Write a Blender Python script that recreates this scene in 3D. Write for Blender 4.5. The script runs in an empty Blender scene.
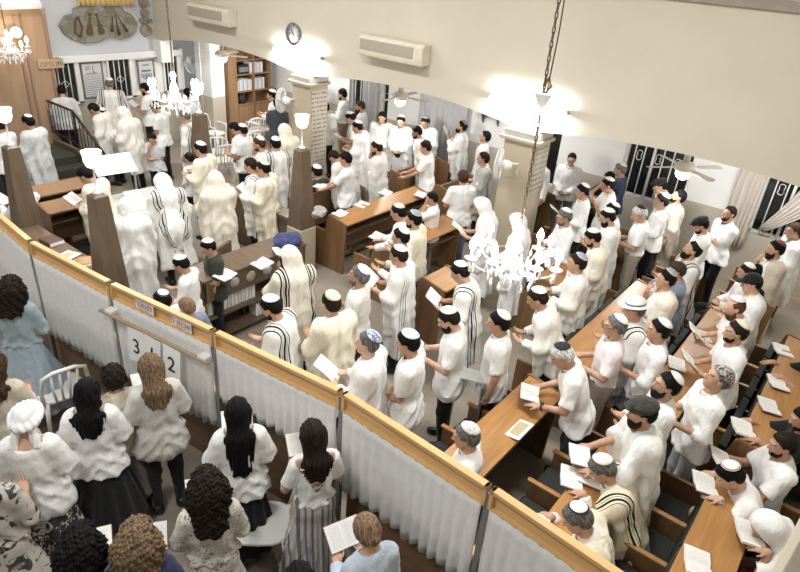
import bpy, bmesh, math, random
import numpy as np
from mathutils import Vector, Matrix, Euler
random.seed(7)
SC = bpy.context.scene
COL = SC.collection
F32 = np.float32
R = math.radians

# ------------------------------------------------------------------ camera
F_PX, PITCH, ROLL, YAW, CAMH = 625.03, 0.48660, 0.0908, -0.6330, 4.75
def cam_axes():
    cp, sp = math.cos(PITCH), math.sin(PITCH)
    fw = np.array([math.sin(YAW)*cp, math.cos(YAW)*cp, -sp])
    rt = np.array([math.cos(YAW), -math.sin(YAW), 0.])
    up = np.cross(rt, fw)
    c, s = math.cos(ROLL), math.sin(ROLL)
    return c*rt+s*up, -s*rt+c*up, fw
RT, UP, FW = cam_axes()
def at(x, y, z=0.):
    """the point of the horizontal plane z that the photograph shows at pixel x, y (used once, to measure the hall)"""
    d = FW+(x-400)/F_PX*RT-(y-286)/F_PX*UP
    t = (z-CAMH)/d[2]
    return np.array([d[0]*t, d[1]*t, z])
cd = bpy.data.cameras.new('camera')
cam = bpy.data.objects.new('camera', cd)
COL.objects.link(cam)
cd.sensor_fit = 'HORIZONTAL'; cd.sensor_width = 36; cd.lens = F_PX*36/800
cd.clip_start = 0.05; cd.clip_end = 100
m = Matrix.Identity(4)
for i in range(3):
    m[i][0], m[i][1], m[i][2] = RT[i], UP[i], -FW[i]
m[2][3] = CAMH
cam.matrix_world = m
SC.camera = cam

# ------------------------------------------------------------------ materials
MATS = {}
def nodes(name):
    mt = bpy.data.materials.new(name); mt.use_nodes = True
    nt = mt.node_tree
    return mt, nt, nt.nodes['Principled BSDF']
def link(nt, a, b): nt.links.new(a, b)
def N(nt, t, **kw):
    n = nt.nodes.new(t)
    for k, v in kw.items(): setattr(n, k, v)
    return n
def noise_mix(nt, bs, c1, c2, scale, detail=3, stretch=None, fac=(.35, .65), coord='Object'):
    tc = N(nt, 'ShaderNodeTexCoord'); src = tc.outputs[coord]
    if stretch:
        mp = N(nt, 'ShaderNodeMapping'); mp.inputs['Scale'].default_value = stretch
        link(nt, src, mp.inputs['Vector']); src = mp.outputs['Vector']
    nz = N(nt, 'ShaderNodeTexNoise'); nz.inputs['Scale'].default_value = scale; nz.inputs['Detail'].default_value = detail
    link(nt, src, nz.inputs['Vector'])
    cr = N(nt, 'ShaderNodeValToRGB')
    cr.color_ramp.elements[0].position, cr.color_ramp.elements[1].position = fac
    cr.color_ramp.elements[0].color = (*c1, 1); cr.color_ramp.elements[1].color = (*c2, 1)
    link(nt, nz.outputs['Fac'], cr.inputs['Fac']); link(nt, cr.outputs['Color'], bs.inputs['Base Color'])
    return nz, cr, src
def bump(nt, bs, h, strength=.2, dist=.01):
    b = N(nt, 'ShaderNodeBump'); b.inputs['Strength'].default_value = strength; b.inputs['Distance'].default_value = dist
    link(nt, h, b.inputs['Height']); link(nt, b.outputs['Normal'], bs.inputs['Normal'])
def plain(name, c, rough=.5, var=.06, scale=8, metal=0., bmp=0., stretch=None, spec=None):
    if name in MATS: return MATS[name]
    mt, nt, bs = nodes(name)
    c1 = tuple(max(0, x*(1-var)) for x in c); c2 = tuple(min(1, x*(1+var)) for x in c)
    nz, cr, src = noise_mix(nt, bs, c1, c2, scale, stretch=stretch)
    bs.inputs['Roughness'].default_value = rough; bs.inputs['Metallic'].default_value = metal
    if spec is not None: bs.inputs['Specular IOR Level'].default_value = spec
    if bmp: bump(nt, bs, nz.outputs['Fac'], bmp)
    MATS[name] = mt; return mt
def folds(nt, bs, src):
    mp = N(nt, 'ShaderNodeMapping'); mp.inputs['Scale'].default_value = (1, 1, .35); mp.inputs['Rotation'].default_value = (.25, .2, 0); link(nt, src, mp.inputs['Vector'])
    n2 = N(nt, 'ShaderNodeTexNoise'); n2.inputs['Scale'].default_value = 17; n2.inputs['Detail'].default_value = 4; n2.inputs['Distortion'].default_value = .9
    link(nt, mp.outputs['Vector'], n2.inputs['Vector']); bump(nt, bs, n2.outputs['Fac'], .55, .030)
def cloth(name, c, var=.05, weave=260, rough=.85):
    """woven cloth: faint weave and a soft irregular tone"""
    if name in MATS: return MATS[name]
    mt, nt, bs = nodes(name)
    c1 = tuple(max(0, x*(1-var)) for x in c); c2 = tuple(min(1, x*(1+var*.6)) for x in c)
    nz, cr, src = noise_mix(nt, bs, c1, c2, 14)
    bs.inputs['Roughness'].default_value = rough
    bs.inputs['Specular IOR Level'].default_value = .2
    bs.inputs['Sheen Weight'].default_value = .15
    folds(nt, bs, src)
    MATS[name] = mt; return mt
def wood(name, c, dark=.72, scale=3., along='y', rough=.35):
    if name in MATS: return MATS[name]
    mt, nt, bs = nodes(name)
    st = {'x': (.6, 9, 9), 'y': (9, .6, 9), 'z': (9, 9, .6)}[along]
    c1 = tuple(x*dark for x in c)
    nz, cr, src = noise_mix(nt, bs, c1, c, scale, 5, st, (.3, .7))
    nz.inputs['Distortion'].default_value = .6
    bs.inputs['Roughness'].default_value = rough
    bump(nt, bs, nz.outputs['Fac'], .08)
    MATS[name] = mt; return mt
def emit(name, c, s, base=(.9, .9, .9)):
    if name in MATS: return MATS[name]
    mt, nt, bs = nodes(name)
    nz, cr, src = noise_mix(nt, bs, base, base, 5)
    bs.inputs['Emission Color'].default_value = (*c, 1); bs.inputs['Emission Strength'].default_value = s
    MATS[name] = mt; return mt

# ------------------------------------------------------------------ objects
def setp(o, label=None, cat=None, group=None, kind=None):
    if label: o['label'] = label
    if cat: o['category'] = cat
    if group: o['group'] = group
    if kind: o['kind'] = kind
    return o
def obj(name, me, mat=None, parent=None, loc=None, rot=None):
    o = bpy.data.objects.new(name, me); COL.objects.link(o)
    if parent is not None: o.parent = parent
    if loc is not None: o.location = loc
    if rot is not None: o.rotation_euler = rot
    if mat is not None:
        if not me.materials: me.materials.append(None)
        o.material_slots[0].link = 'OBJECT'; o.material_slots[0].material = mat
    return o
def empty(name, loc=(0, 0, 0), rotz=0.):
    o = bpy.data.objects.new(name, None); COL.objects.link(o)
    o.location = loc; o.rotation_euler = (0, 0, rotz); o.empty_display_size = .1
    return o
def copy_tree(o, parent=None):
    c = o.copy(); COL.objects.link(c)
    if parent is not None: c.parent = parent
    for ch in list(o.children): copy_tree(ch, c)
    return c
class MB:
    """collects solid shapes into one mesh"""
    def __init__(s): s.v = []; s.f = []; s.smooth = []
    def add(s, vs, fs, sm=False):
        n = len(s.v); s.v += [tuple(map(float, p)) for p in vs]
        for f in fs: s.f.append([n+i for i in f]); s.smooth.append(sm)
        return s
    def box(s, x0, x1, y0, y1, z0, z1, M=None):
        vs = [(x, y, z) for x in (x0, x1) for y in (y0, y1) for z in (z0, z1)]
        if M is not None: vs = [tuple(M @ Vector(p)) for p in vs]
        return s.add(vs, [(0, 1, 3, 2), (4, 6, 7, 5), (0, 4, 5, 1), (2, 3, 7, 6), (0, 2, 6, 4), (1, 5, 7, 3)])
    def prism(s, poly, axis, a, b, M=None):
        """poly: 2-d outline in the plane across axis ('x': y,z  'y': x,z  'z': x,y), pushed from a to b"""
        def P(u, v, w): return {'x': (w, u, v), 'y': (u, w, v), 'z': (u, v, w)}[axis]
        n = len(poly); vs = [P(u, v, a) for u, v in poly]+[P(u, v, b) for u, v in poly]
        if M is not None: vs = [tuple(M @ Vector(p)) for p in vs]
        return s.add(vs, [list(range(n)), list(range(2*n-1, n-1, -1))]+[[i, (i+1) % n, n+(i+1) % n, n+i] for i in range(n)])
    def tube(s, pts, r, n=8, caps=True):
        pts = [Vector(p) for p in pts]; rs = r if isinstance(r, (list, tuple)) else [r]*len(pts)
        vs = []; up = Vector((0, 0, 1))
        for i, p in enumerate(pts):
            t = (pts[min(i+1, len(pts)-1)]-pts[max(i-1, 0)]).normalized()
            u = t.cross(Vector((0, 0, 1)) if abs(t.z) < .95 else Vector((1, 0, 0))).normalized(); w = t.cross(u)
            for k in range(n):
                a = 2*math.pi*k/n; vs.append(p+(u*math.cos(a)+w*math.sin(a))*rs[i])
        fs = []
        for i in range(len(pts)-1):
            for k in range(n):
                fs.append([i*n+k, i*n+(k+1) % n, (i+1)*n+(k+1) % n, (i+1)*n+k])
        if caps: fs += [list(range(n))[::-1], list(range((len(pts)-1)*n, len(pts)*n))]
        return s.add(vs, fs, True)
    def lathe(s, prof, c=(0, 0, 0), n=16, M=None, caps=True):
        vs = []; fs = []
        for r, z in prof:
            for k in range(n):
                a = 2*math.pi*k/n; p = Vector((r*math.cos(a), r*math.sin(a), z))
                if M is not None: p = M @ p
                vs.append((p[0]+c[0], p[1]+c[1], p[2]+c[2]))
        for i in range(len(prof)-1):
            for k in range(n): fs.append([i*n+k, i*n+(k+1) % n, (i+1)*n+(k+1) % n, (i+1)*n+k])
        if caps: fs += [list(range(n))[::-1], list(range((len(prof)-1)*n, len(prof)*n))]
        return s.add(vs, fs, True)
    def mesh(s, name):
        me = bpy.data.meshes.new(name); me.from_pydata(s.v, [], s.f); me.polygons.foreach_set('use_smooth', s.smooth)
        bm = bmesh.new(); bm.from_mesh(me); bmesh.ops.recalc_face_normals(bm, faces=bm.faces); bm.to_mesh(me); bm.free()
        me.update(); return me
    def build(s, name, mat, parent=None, loc=None, rot=None, bevel=0):
        o = obj(name, s.mesh(name), mat, parent, loc, rot)
        if bevel:
            b = o.modifiers.new('bevel', 'BEVEL'); b.width = bevel; b.segments = 2; b.limit_method = 'ANGLE'
        return o
def rot_to(a, b):
    """matrix that puts local z along a->b, origin at a"""
    a = Vector(a); d = (Vector(b)-a)
    return Matrix.Translation(a) @ d.to_track_quat('Z', 'Y').to_matrix().to_4x4()

# ------------------------------------------------------------------ implicit surfaces -> mesh
def cone(P, a, b, ra, rb):
    a = np.asarray(a, F32); ab = np.asarray(b, F32)-a
    q = P-a; t = np.clip((q@ab)/max(float(ab@ab), 1e-9), 0, 1)
    q = q-t[:, None]*ab
    return np.sqrt((q*q).sum(1))-(ra+(rb-ra)*t)
def econe(P, a, b, ra, rb, u, w):
    """tapered capsule widened w times along unit direction u"""
    a = np.asarray(a, F32); ab = np.asarray(b, F32)-a; u = np.asarray(u, F32)
    q = P-a; t = np.clip((q@ab)/max(float(ab@ab), 1e-9), 0, 1)
    q = q-t[:, None]*ab; du = q@u
    q2 = (q*q).sum(1)-du*du
    return np.sqrt(np.maximum(q2, 0)+(du/w)**2)-(ra+(rb-ra)*t)
def ell(P, c, r, M=None):
    q = P-np.asarray(c, F32)
    if M is not None: q = q@np.asarray(M, F32)
    r = np.asarray(r, F32); k0 = np.sqrt(((q/r)**2).sum(1)); k1 = np.sqrt(((q/(r*r))**2).sum(1))+1e-6
    return k0*(k0-1)/k1
def smin(a, b, k):
    h = np.clip(.5+.5*(b-a)/k, 0, 1); return b*(1-h)+a*h-k*h*(1-h)
def smax(a, b, k): return -smin(-a, -b, k)
def wrinkle(P, f, seed=0):
    s = seed*1.7
    return (np.sin(f*(P[:, 0]*1.0+P[:, 2]*.55)+s+2*np.sin(f*.4*P[:, 1]+s))*.5+np.sin(f*1.4*(P[:, 1]*.9-P[:, 2]*.6)+1.3*s)*.35+np.sin(f*2.3*(P[:, 2]+.3*P[:, 0]+.4*P[:, 1])+s*2)*.25)
_C8 = [(i, j, k) for i in (0, 1) for j in (0, 1) for k in (0, 1)]
def surf(f, lo, hi, h):
    """naive surface nets of f<0 in a box"""
    lo = np.asarray(lo, float); n = np.maximum(np.ceil((np.asarray(hi, float)-lo)/h).astype(int)+1, 3)
    ax = [(lo[i]+h*np.arange(n[i])).astype(F32) for i in range(3)]
    G = np.stack(np.meshgrid(*ax, indexing='ij'), -1).reshape(-1, 3)
    V = f(G).reshape(n)
    V[0], V[-1], V[:, 0], V[:, -1], V[:, :, 0], V[:, :, -1] = [np.maximum(x, 1e-4) for x in (V[0], V[-1], V[:, 0], V[:, -1], V[:, :, 0], V[:, :, -1])]
    S = V < 0
    c = [S[i:n[0]-1+i, j:n[1]-1+j, k:n[2]-1+k] for i, j, k in _C8]
    cnt = sum(x.astype(np.int8) for x in c); act = (cnt > 0) & (cnt < 8)
    I = np.argwhere(act)
    if len(I) == 0: return np.zeros((0, 3)), []
    idx = -np.ones(act.shape, int); idx[act] = np.arange(len(I))
    acc = np.zeros((len(I), 3)); num = np.zeros(len(I))
    cv = [V[I[:, 0]+i, I[:, 1]+j, I[:, 2]+k] for i, j, k in _C8]
    for a in range(8):
        for b in range(a+1, 8):
            ca, cb = np.array(_C8[a]), np.array(_C8[b])
            if np.abs(ca-cb).sum() != 1: continue
            va, vb = cv[a], cv[b]; m_ = (va < 0) != (vb < 0)
            t = np.where(m_, va/(np.where(m_, va-vb, 1)), 0)
            acc += m_[:, None]*(ca+t[:, None]*(cb-ca)); num += m_
    vs = lo+(I+acc/num[:, None])*h
    fs = []
    for d in range(3):
        e1, e2 = [(1, 2), (2, 0), (0, 1)][d]
        sl = [slice(1, n[q]-1) for q in range(3)]; sl[d] = slice(0, n[d]-1)
        A = S[tuple(sl)]; sl2 = list(sl); sl2[d] = slice(1, n[d]); B = S[tuple(sl2)]
        E = np.argwhere(A != B)
        if len(E) == 0: continue
        flip = A[tuple(E.T)]
        off = np.array([1, 1, 1]); off[d] = 0; E = E+off
        u = np.zeros(3, int); u[e1] = 1; w = np.zeros(3, int); w[e2] = 1
        q = [idx[tuple((E-x).T)] for x in (u+w, w, 0*u, u)]
        Q = np.stack(q, 1); Q[~flip] = Q[~flip][:, ::-1]
        fs.append(Q)
    return vs, np.concatenate(fs)
def merge(parts):
    vs = []; fs = []; n = 0
    for v, f in parts:
        if len(v) == 0: continue
        vs.append(v); fs.append(np.asarray(f)+n); n += len(v)
    return np.concatenate(vs), np.concatenate(fs)
def npmesh(name, v, f, cols=None, uv=None):
    me = bpy.data.meshes.new(name)
    me.vertices.add(len(v)); me.vertices.foreach_set('co', np.asarray(v, F32).ravel())
    f = np.asarray(f); k = f.shape[1]
    me.loops.add(f.size); me.loops.foreach_set('vertex_index', f.ravel().astype(np.int32))
    me.polygons.add(len(f)); me.polygons.foreach_set('loop_start', np.arange(0, f.size, k, dtype=np.int32))
    me.polygons.foreach_set('use_smooth', np.ones(len(f), bool))
    me.update(calc_edges=True)
    if cols is not None:
        a = me.color_attributes.new('paint', 'FLOAT_COLOR', 'POINT'); a.data.foreach_set('color', np.asarray(cols, F32).ravel())
    if uv is not None:
        l = me.uv_layers.new(name='uv'); l.data.foreach_set('uv', np.asarray(uv, F32)[f.ravel()].ravel())
    return me
# ------------------------------------------------------------------ people: pose -> joints
def rotm(axis, a): return np.array(Matrix.Rotation(a, 3, axis))
ARMS = {  # wrist L, wrist R (forward, left, up from pelvis), hand direction L, R, palm normal, curl
 'bk': ((.26, .115, .20), (.26, -.115, .20), (.85, -.30, .25), (.85, .30, .25), (-.3, 0, 1), .28),
 'bh': ((.24, .10, .40), (.24, -.10, .40), (.55, -.3, .8), (.55, .3, .8), (-.8, 0, .5), .55),
 'b1': ((.26, .07, .22), (.03, -.26, -.06), (.8, -.3, .3), (.1, 0, -1), (-.3, 0, 1), .5),
 'dn': ((.03, .26, -.07), (.03, -.26, -.07), (.15, -.05, -1), (.15, .05, -1), (0, 1, 0), .35),
 'cr': ((.17, -.08, .22), (.19, .08, .25), (.1, -1, .15), (.1, 1, .1), (1, 0, 0), .3),
 'cl': ((.20, .07, .04), (.20, -.07, .04), (.35, -.9, -.2), (.35, .9, -.2), (-.2, 0, 1), .5),
 'fc': ((.15, .07, .52), (.15, -.07, .52), (-.1, -.25, 1), (-.1, .25, 1), (-1, 0, 0), .25),
 'ch': ((.18, -.02, .18), (.17, -.05, .47), (.2, -1, .1), (-.05, .4, .9), (-1, 0, 0), .5),
 'lg': ((.40, .16, .10), (.40, -.16, .10), (1, -.25, -.1), (1, .25, -.1), (0, 0, -1), .15),
 'sbk': ((.36, .12, .33), (.36, -.12, .33), (.85, -.35, .12), (.85, .35, .12), (-.3, 0, 1), .28),
 'slg': ((.42, .15, .42), (.42, -.15, .42), (1, -.25, -.1), (1, .25, -.1), (0, 0, -1), .2),
 'scl': ((.27, .07, .13), (.27, -.07, .13), (.4, -.8, -.2), (.4, .8, -.2), (-.2, 0, 1), .4),
 'sfc': ((.22, .07, .50), (.22, -.07, .50), (-.2, -.25, 1), (-.2, .25, 1), (-1, 0, 0), .25),
}
BOOKS = {'bk': (.395, 0, .285, 38), 'bh': (.33, 0, .52, 65), 'b1': (.37, .03, .28, 40), 'sbk': (.48, 0, .385, 22), 'slg': (.52, 0, .41, 8), 'lg': (.50, 0, .10, 8)}
POSES = {}
def pose(sex, arms, lean, hp, hy):
    key = (sex, arms, lean, hp, hy)
    if key in POSES: return POSES[key]
    sit = arms[0] == 's'; pel = .555 if sit else .93
    J = dict(key=key, sex=sex, sit=sit, pel=pel, lean=lean)
    RL = rotm('Y', R(lean)); J['RL'] = RL; o = np.array([0, 0, pel]); J['o'] = o
    T = lambda *p: o+RL@np.array(p)
    sw = .176 if sex == 'm' else .148
    J['T'] = T
    J['neck'] = T(-.01, 0, .50); J['sh'] = [T(-.01, sw, .455), T(-.01, -sw, .455)]
    RH = rotm('Y', R(lean*.6)) @ rotm('Z', R(hy)) @ rotm('Y', R(hp)); J['RH'] = RH
    piv = T(.0, 0, .545); J['piv'] = piv
    J['hc'] = piv+RH@np.array([.022, 0, .135])
    wl, wr, dl, dr, pn, cu = ARMS[arms]; J['curl'] = cu
    J['el'] = []; J['wr'] = []; J['hd'] = []; J['pn'] = []
    for s, w, d, S in ((1, wl, dl, J['sh'][0]), (-1, wr, dr, J['sh'][1])):
        W = o+np.array(w, float)
        if arms not in ('lg', 'slg', 'sbk'): W = o+RL@np.array(w, float)
        a, b = .285, .25; D = W-S; L = np.linalg.norm(D)
        if L > .525: W = S+D/L*.525; D = W-S; L = .525
        x = (a*a-b*b+L*L)/(2*L); hgt = math.sqrt(max(a*a-x*x, 1e-4)); u = D/L
        hint = np.array([-.45, s*.55, -1.]) if arms not in ('fc', 'sfc') else np.array([.5, s*.6, -1.])
        hint = hint-u*(hint@u); hint /= np.linalg.norm(hint)
        J['el'].append(S+u*x+hint*hgt); J['wr'].append(W)
        d = np.array(d, float); J['hd'].append(d/np.linalg.norm(d))
        n = np.array(pn, float)
        if arms in ('dn',) or (arms == 'b1' and s < 0): n = np.array([0., -s, 0.])
        n = n-J['hd'][-1]*(n@J['hd'][-1]); J['pn'].append(n/np.linalg.norm(n))
    hx = .095
    J['hip'] = [np.array([0, hx, pel]), np.array([0, -hx, pel])]
    if sit: J['kn'] = [np.array([.43, .13, .51]), np.array([.43, -.13, .51])]; J['an'] = [np.array([.40, .12, .09]), np.array([.40, -.12, .09])]
    else: J['kn'] = [np.array([.015, .10, .49]), np.array([.015, -.10, .49])]; J['an'] = [np.array([-.02, .11, .08]), np.array([-.02, -.11, .08])]
    top = J['hc']+RH@np.array([-.02, 0, .118]); J['top'] = np.array([top[0], top[1], J['hc'][2]+.122])
    POSES[key] = J; return J
def mirror(lst): return lst
def f_torso(P, J, g=0.):
    T = J['T']; RL = J['RL']; fem = J['sex'] == 'w'; y = np.array([0, 1, 0])
    Q = (P-np.asarray(J['o'], F32))@np.asarray(RL, F32)
    d = ell(P, J['o']+np.array([-.005, 0, -.01]), (.118+g, (.168 if fem else .160)+g, .13+g))
    d = smin(d, ell(Q, (.0, 0, .15), (.105+g, (.128 if fem else .148)+g, .17+g)), .06)
    d = smin(d, ell(Q, (.004, 0, .33), (.118+g, (.150 if fem else .172)+g, .19+g)), .06)
    if fem: d = smin(d, ell(Q, (.085, 0, .32), (.06+g, .13+g, .075+g)), .04)
    sw = abs(J['sh'][0][1])-.03
    d = smin(d, cone(Q, (-.012, -sw, .455), (-.012, sw, .455), .058+g, .058+g), .05)
    d = smin(d, cone(Q, (-.012, 0, .44), (-.008, 0, .51), .085+g, .058+g), .05)
    return d
def f_upper(P, J, i, g=0.): return cone(P, J['sh'][i], J['el'][i], .054+g, .042+g)
def f_fore(P, J, i, g=0.): return cone(P, J['el'][i], J['wr'][i], .042+g, .029+g)
def f_leg(P, J, i, g=0.):
    d = cone(P, J['hip'][i], J['kn'][i], .088+g, .060+g)
    return smin(d, cone(P, J['kn'][i], J['an'][i], .060+g, .042+g), .03)
def f_foot(P, J, i, g=0.):
    a = J['an'][i]; s = (1, -1)[i]
    d = cone(P, (a[0]-.03, a[1], .04), (a[0]+.15, a[1]+.02*s, .032), .038+g, .030+g)
    return smin(d, cone(P, a, (a[0]-.02, a[1], .05), .042+g, .042+g), .03)
def f_cran(Q, g=0.):
    d = ell(Q, (-.012, 0, .022), (.097+g, .076+g, .092+g))
    return smin(d, ell(Q, (-.045, 0, -.012), (.058+g, .062+g, .066+g)), .03)
def f_face(Q, g=0.):
    d = ell(Q, (.026, 0, -.036), (.066+g, .060+g, .080+g))
    d = smin(d, ell(Q, (.058, 0, -.096), (.028+g, .030+g, .022+g)), .035)
    return d
def f_head(Q):
    d = smin(f_cran(Q), f_face(Q), .03)
    d = smin(d, cone(Q, (.086, .034, .026), (.090, -.034, .026), .010, .010), .02)
    for s in (1, -1): d = smax(d, -ell(Q, (.100, s*.031, .004), (.022, .017, .012)), .012)
    for s in (1, -1):
        d = np.minimum(d, ell(Q, (.078, s*.031, .003), (.012, .013, .012)))
        d = smin(d, ell(Q, (-.004, s*.079, -.008), (.021, .009, .032)), .008)
    n = smin(cone(Q, (.090, 0, .012), (.112, 0, -.028), .008, .013), ell(Q, (.097, 0, -.032), (.016, .019, .010)), .012)
    d = smin(d, n, .014)
    d = smin(d, cone(Q, (.088, -.016, -.060), (.088, .016, -.060), .009, .009), .012)
    d = smin(d, cone(Q, (.085, -.013, -.073), (.085, .013, -.073), .009, .009), .010)
    return d
def hand_prims(J, i):
    W, d, n = J['wr'][i], J['hd'][i], J['pn'][i]; s = (1, -1)[i]
    t = np.cross(d, n)*(1 if i == 0 else -1)      # towards the thumb
    t /= np.linalg.norm(t); out = []
    k = .92 if J['sex'] == 'm' else .84
    lens = (.070, .078, .073, .058); c = J['curl']
    for q in range(4):
        o = (.030-.020*q)*k
        b = W+d*(.086-.004*abs(q-1.2))*k+t*o
        a1 = c*.9; d1 = d*math.cos(a1)+n*math.sin(a1)+t*(.06-.05*q); a2 = c*2.0; d2 = d*math.cos(a2)+n*math.sin(a2)
        p1 = b+d1*lens[q]*.5*k; p2 = p1+d2*lens[q]*.5*k
        out.append((b, p1, p2))
    tb = W+d*.022*k+t*.022*k; t1 = tb+(d*.55+t*.75+n*.25)*.046*k; t2 = t1+(d*.85+t*.15+n*.35)*.036*k
    return out, (tb, t1, t2), t, k
def f_hand(P, J, i):
    W, d = J['wr'][i], J['hd'][i]; fing, th, t, k = hand_prims(J, i)
    v = cone(P, J['el'][i]*.22+W*.78, W, .0318, .029)
    v = smin(v, econe(P, W+d*.012, W+d*.080*k, .016, .0165, t, 2.35), .02)
    for b, p1, p2 in fing:
        v = smin(v, np.minimum(cone(P, b-d*.01, p1, .0098*k, .0088*k), cone(P, p1, p2, .0088*k, .0072*k)), .006)
    v = smin(v, np.minimum(cone(P, th[0], th[1], .0135*k, .0105*k), cone(P, th[1], th[2], .0105*k, .0085*k)), .010)
    return v
CACHE = {}
def cached(key, fn):
    if key not in CACHE: CACHE[key] = fn()
    return CACHE[key]
def bounds(pts, pad):
    pts = np.array(pts); return pts.min(0)-pad, pts.max(0)+pad
def body_mesh(J, lod):
    def make():
        hb, hh, hd = ((.020, .0065, .0052), (.026, .009, .0075))[lod]
        def f(P):
            d = f_torso(P, J)
            for i in (0, 1):
                d = smin(d, smin(f_upper(P, J, i), f_fore(P, J, i), .015), .03)
                d = smin(d, f_leg(P, J, i), .04)
                d = smin(d, f_foot(P, J, i), .02)
            return smin(d, cone(P, J['neck'], J['piv'], .056, .048), .03)
        pts = [*J['sh'], *J['el'], *J['wr'], *J['kn'], *J['an'], J['o'], J['piv'], (J['an'][0][0]+.17, 0, .0)]
        lo, hi = bounds(pts, .13); lo[2] = -.02
        parts = [surf(f, lo, hi, hb)]
        hc, RH = J['hc'], J['RH']
        def fh(P):
            Q = (P-np.asarray(hc, F32))@np.asarray(RH, F32)
            d = f_head(Q)
            nk = cone(P, J['neck'], hc+RH@np.array([-.03, 0, -.06]), .057, .050)
            return smin(d, nk, .025)
        parts.append(surf(fh, np.minimum(hc, J['neck'])-.15, np.maximum(hc, J['neck'])+.15, hh))
        for i in (0, 1):
            W = J['wr'][i]; tip = W+J['hd'][i]*.12
            l_, h_ = bounds([W, tip, W*.85+J['el'][i]*.15], .07)
            parts.append(surf(lambda P: f_hand(P, J, i), l_, h_, hd))
        v, fc = merge(parts)
        Q = (v-hc)@RH; c = np.zeros((len(v), 4)); c[:, :3] = 1
        def put(mask, rgb): c[mask] = (*rgb, 1)
        for s in (1, -1):
            e = Q-np.array([.09, s*.031, .003])
            put((np.abs(e[:, 0]) < .022) & ((e[:, 1]/.0125)**2+(e[:, 2]/.0065)**2 < 1), (.42, .38, .36))
            put((np.abs(e[:, 0]) < .022) & (e[:, 1]**2+e[:, 2]**2 < .0055**2), (.03, .02, .015))
            put((Q[:, 0] > .06) & (np.abs(Q[:, 1]-s*.034) < .021) & (np.abs(Q[:, 2]-.027+.15*np.abs(Q[:, 1]-s*.03)) < .0055), (.05, .035, .028))
        put((Q[:, 0] > .075) & (np.abs(Q[:, 1]) < .021) & (np.abs(Q[:, 2]+.0665) < .0115-.2*np.abs(Q[:, 1])), (.42, .17, .15))
        return npmesh('person', v, fc, c)
    return cached(('body', J['key'], lod), make)
def skin_mat(name, c):
    if name in MATS: return MATS[name]
    mt, nt, bs = nodes(name)
    nz, cr, src = noise_mix(nt, bs, tuple(x*.9 for x in c), tuple(min(1, x*1.08) for x in c), 18)
    at_ = N(nt, 'ShaderNodeAttribute', attribute_name='paint')
    mx = N(nt, 'ShaderNodeMix', data_type='RGBA')
    link(nt, at_.outputs['Alpha'], mx.inputs['Factor']); link(nt, cr.outputs['Color'], mx.inputs[6]); link(nt, at_.outputs['Color'], mx.inputs[7])
    link(nt, mx.outputs[2], bs.inputs['Base Color'])
    bs.inputs['Roughness'].default_value = .62; bs.inputs['Specular IOR Level'].default_value = .25
    MATS[name] = mt; return mt

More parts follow.
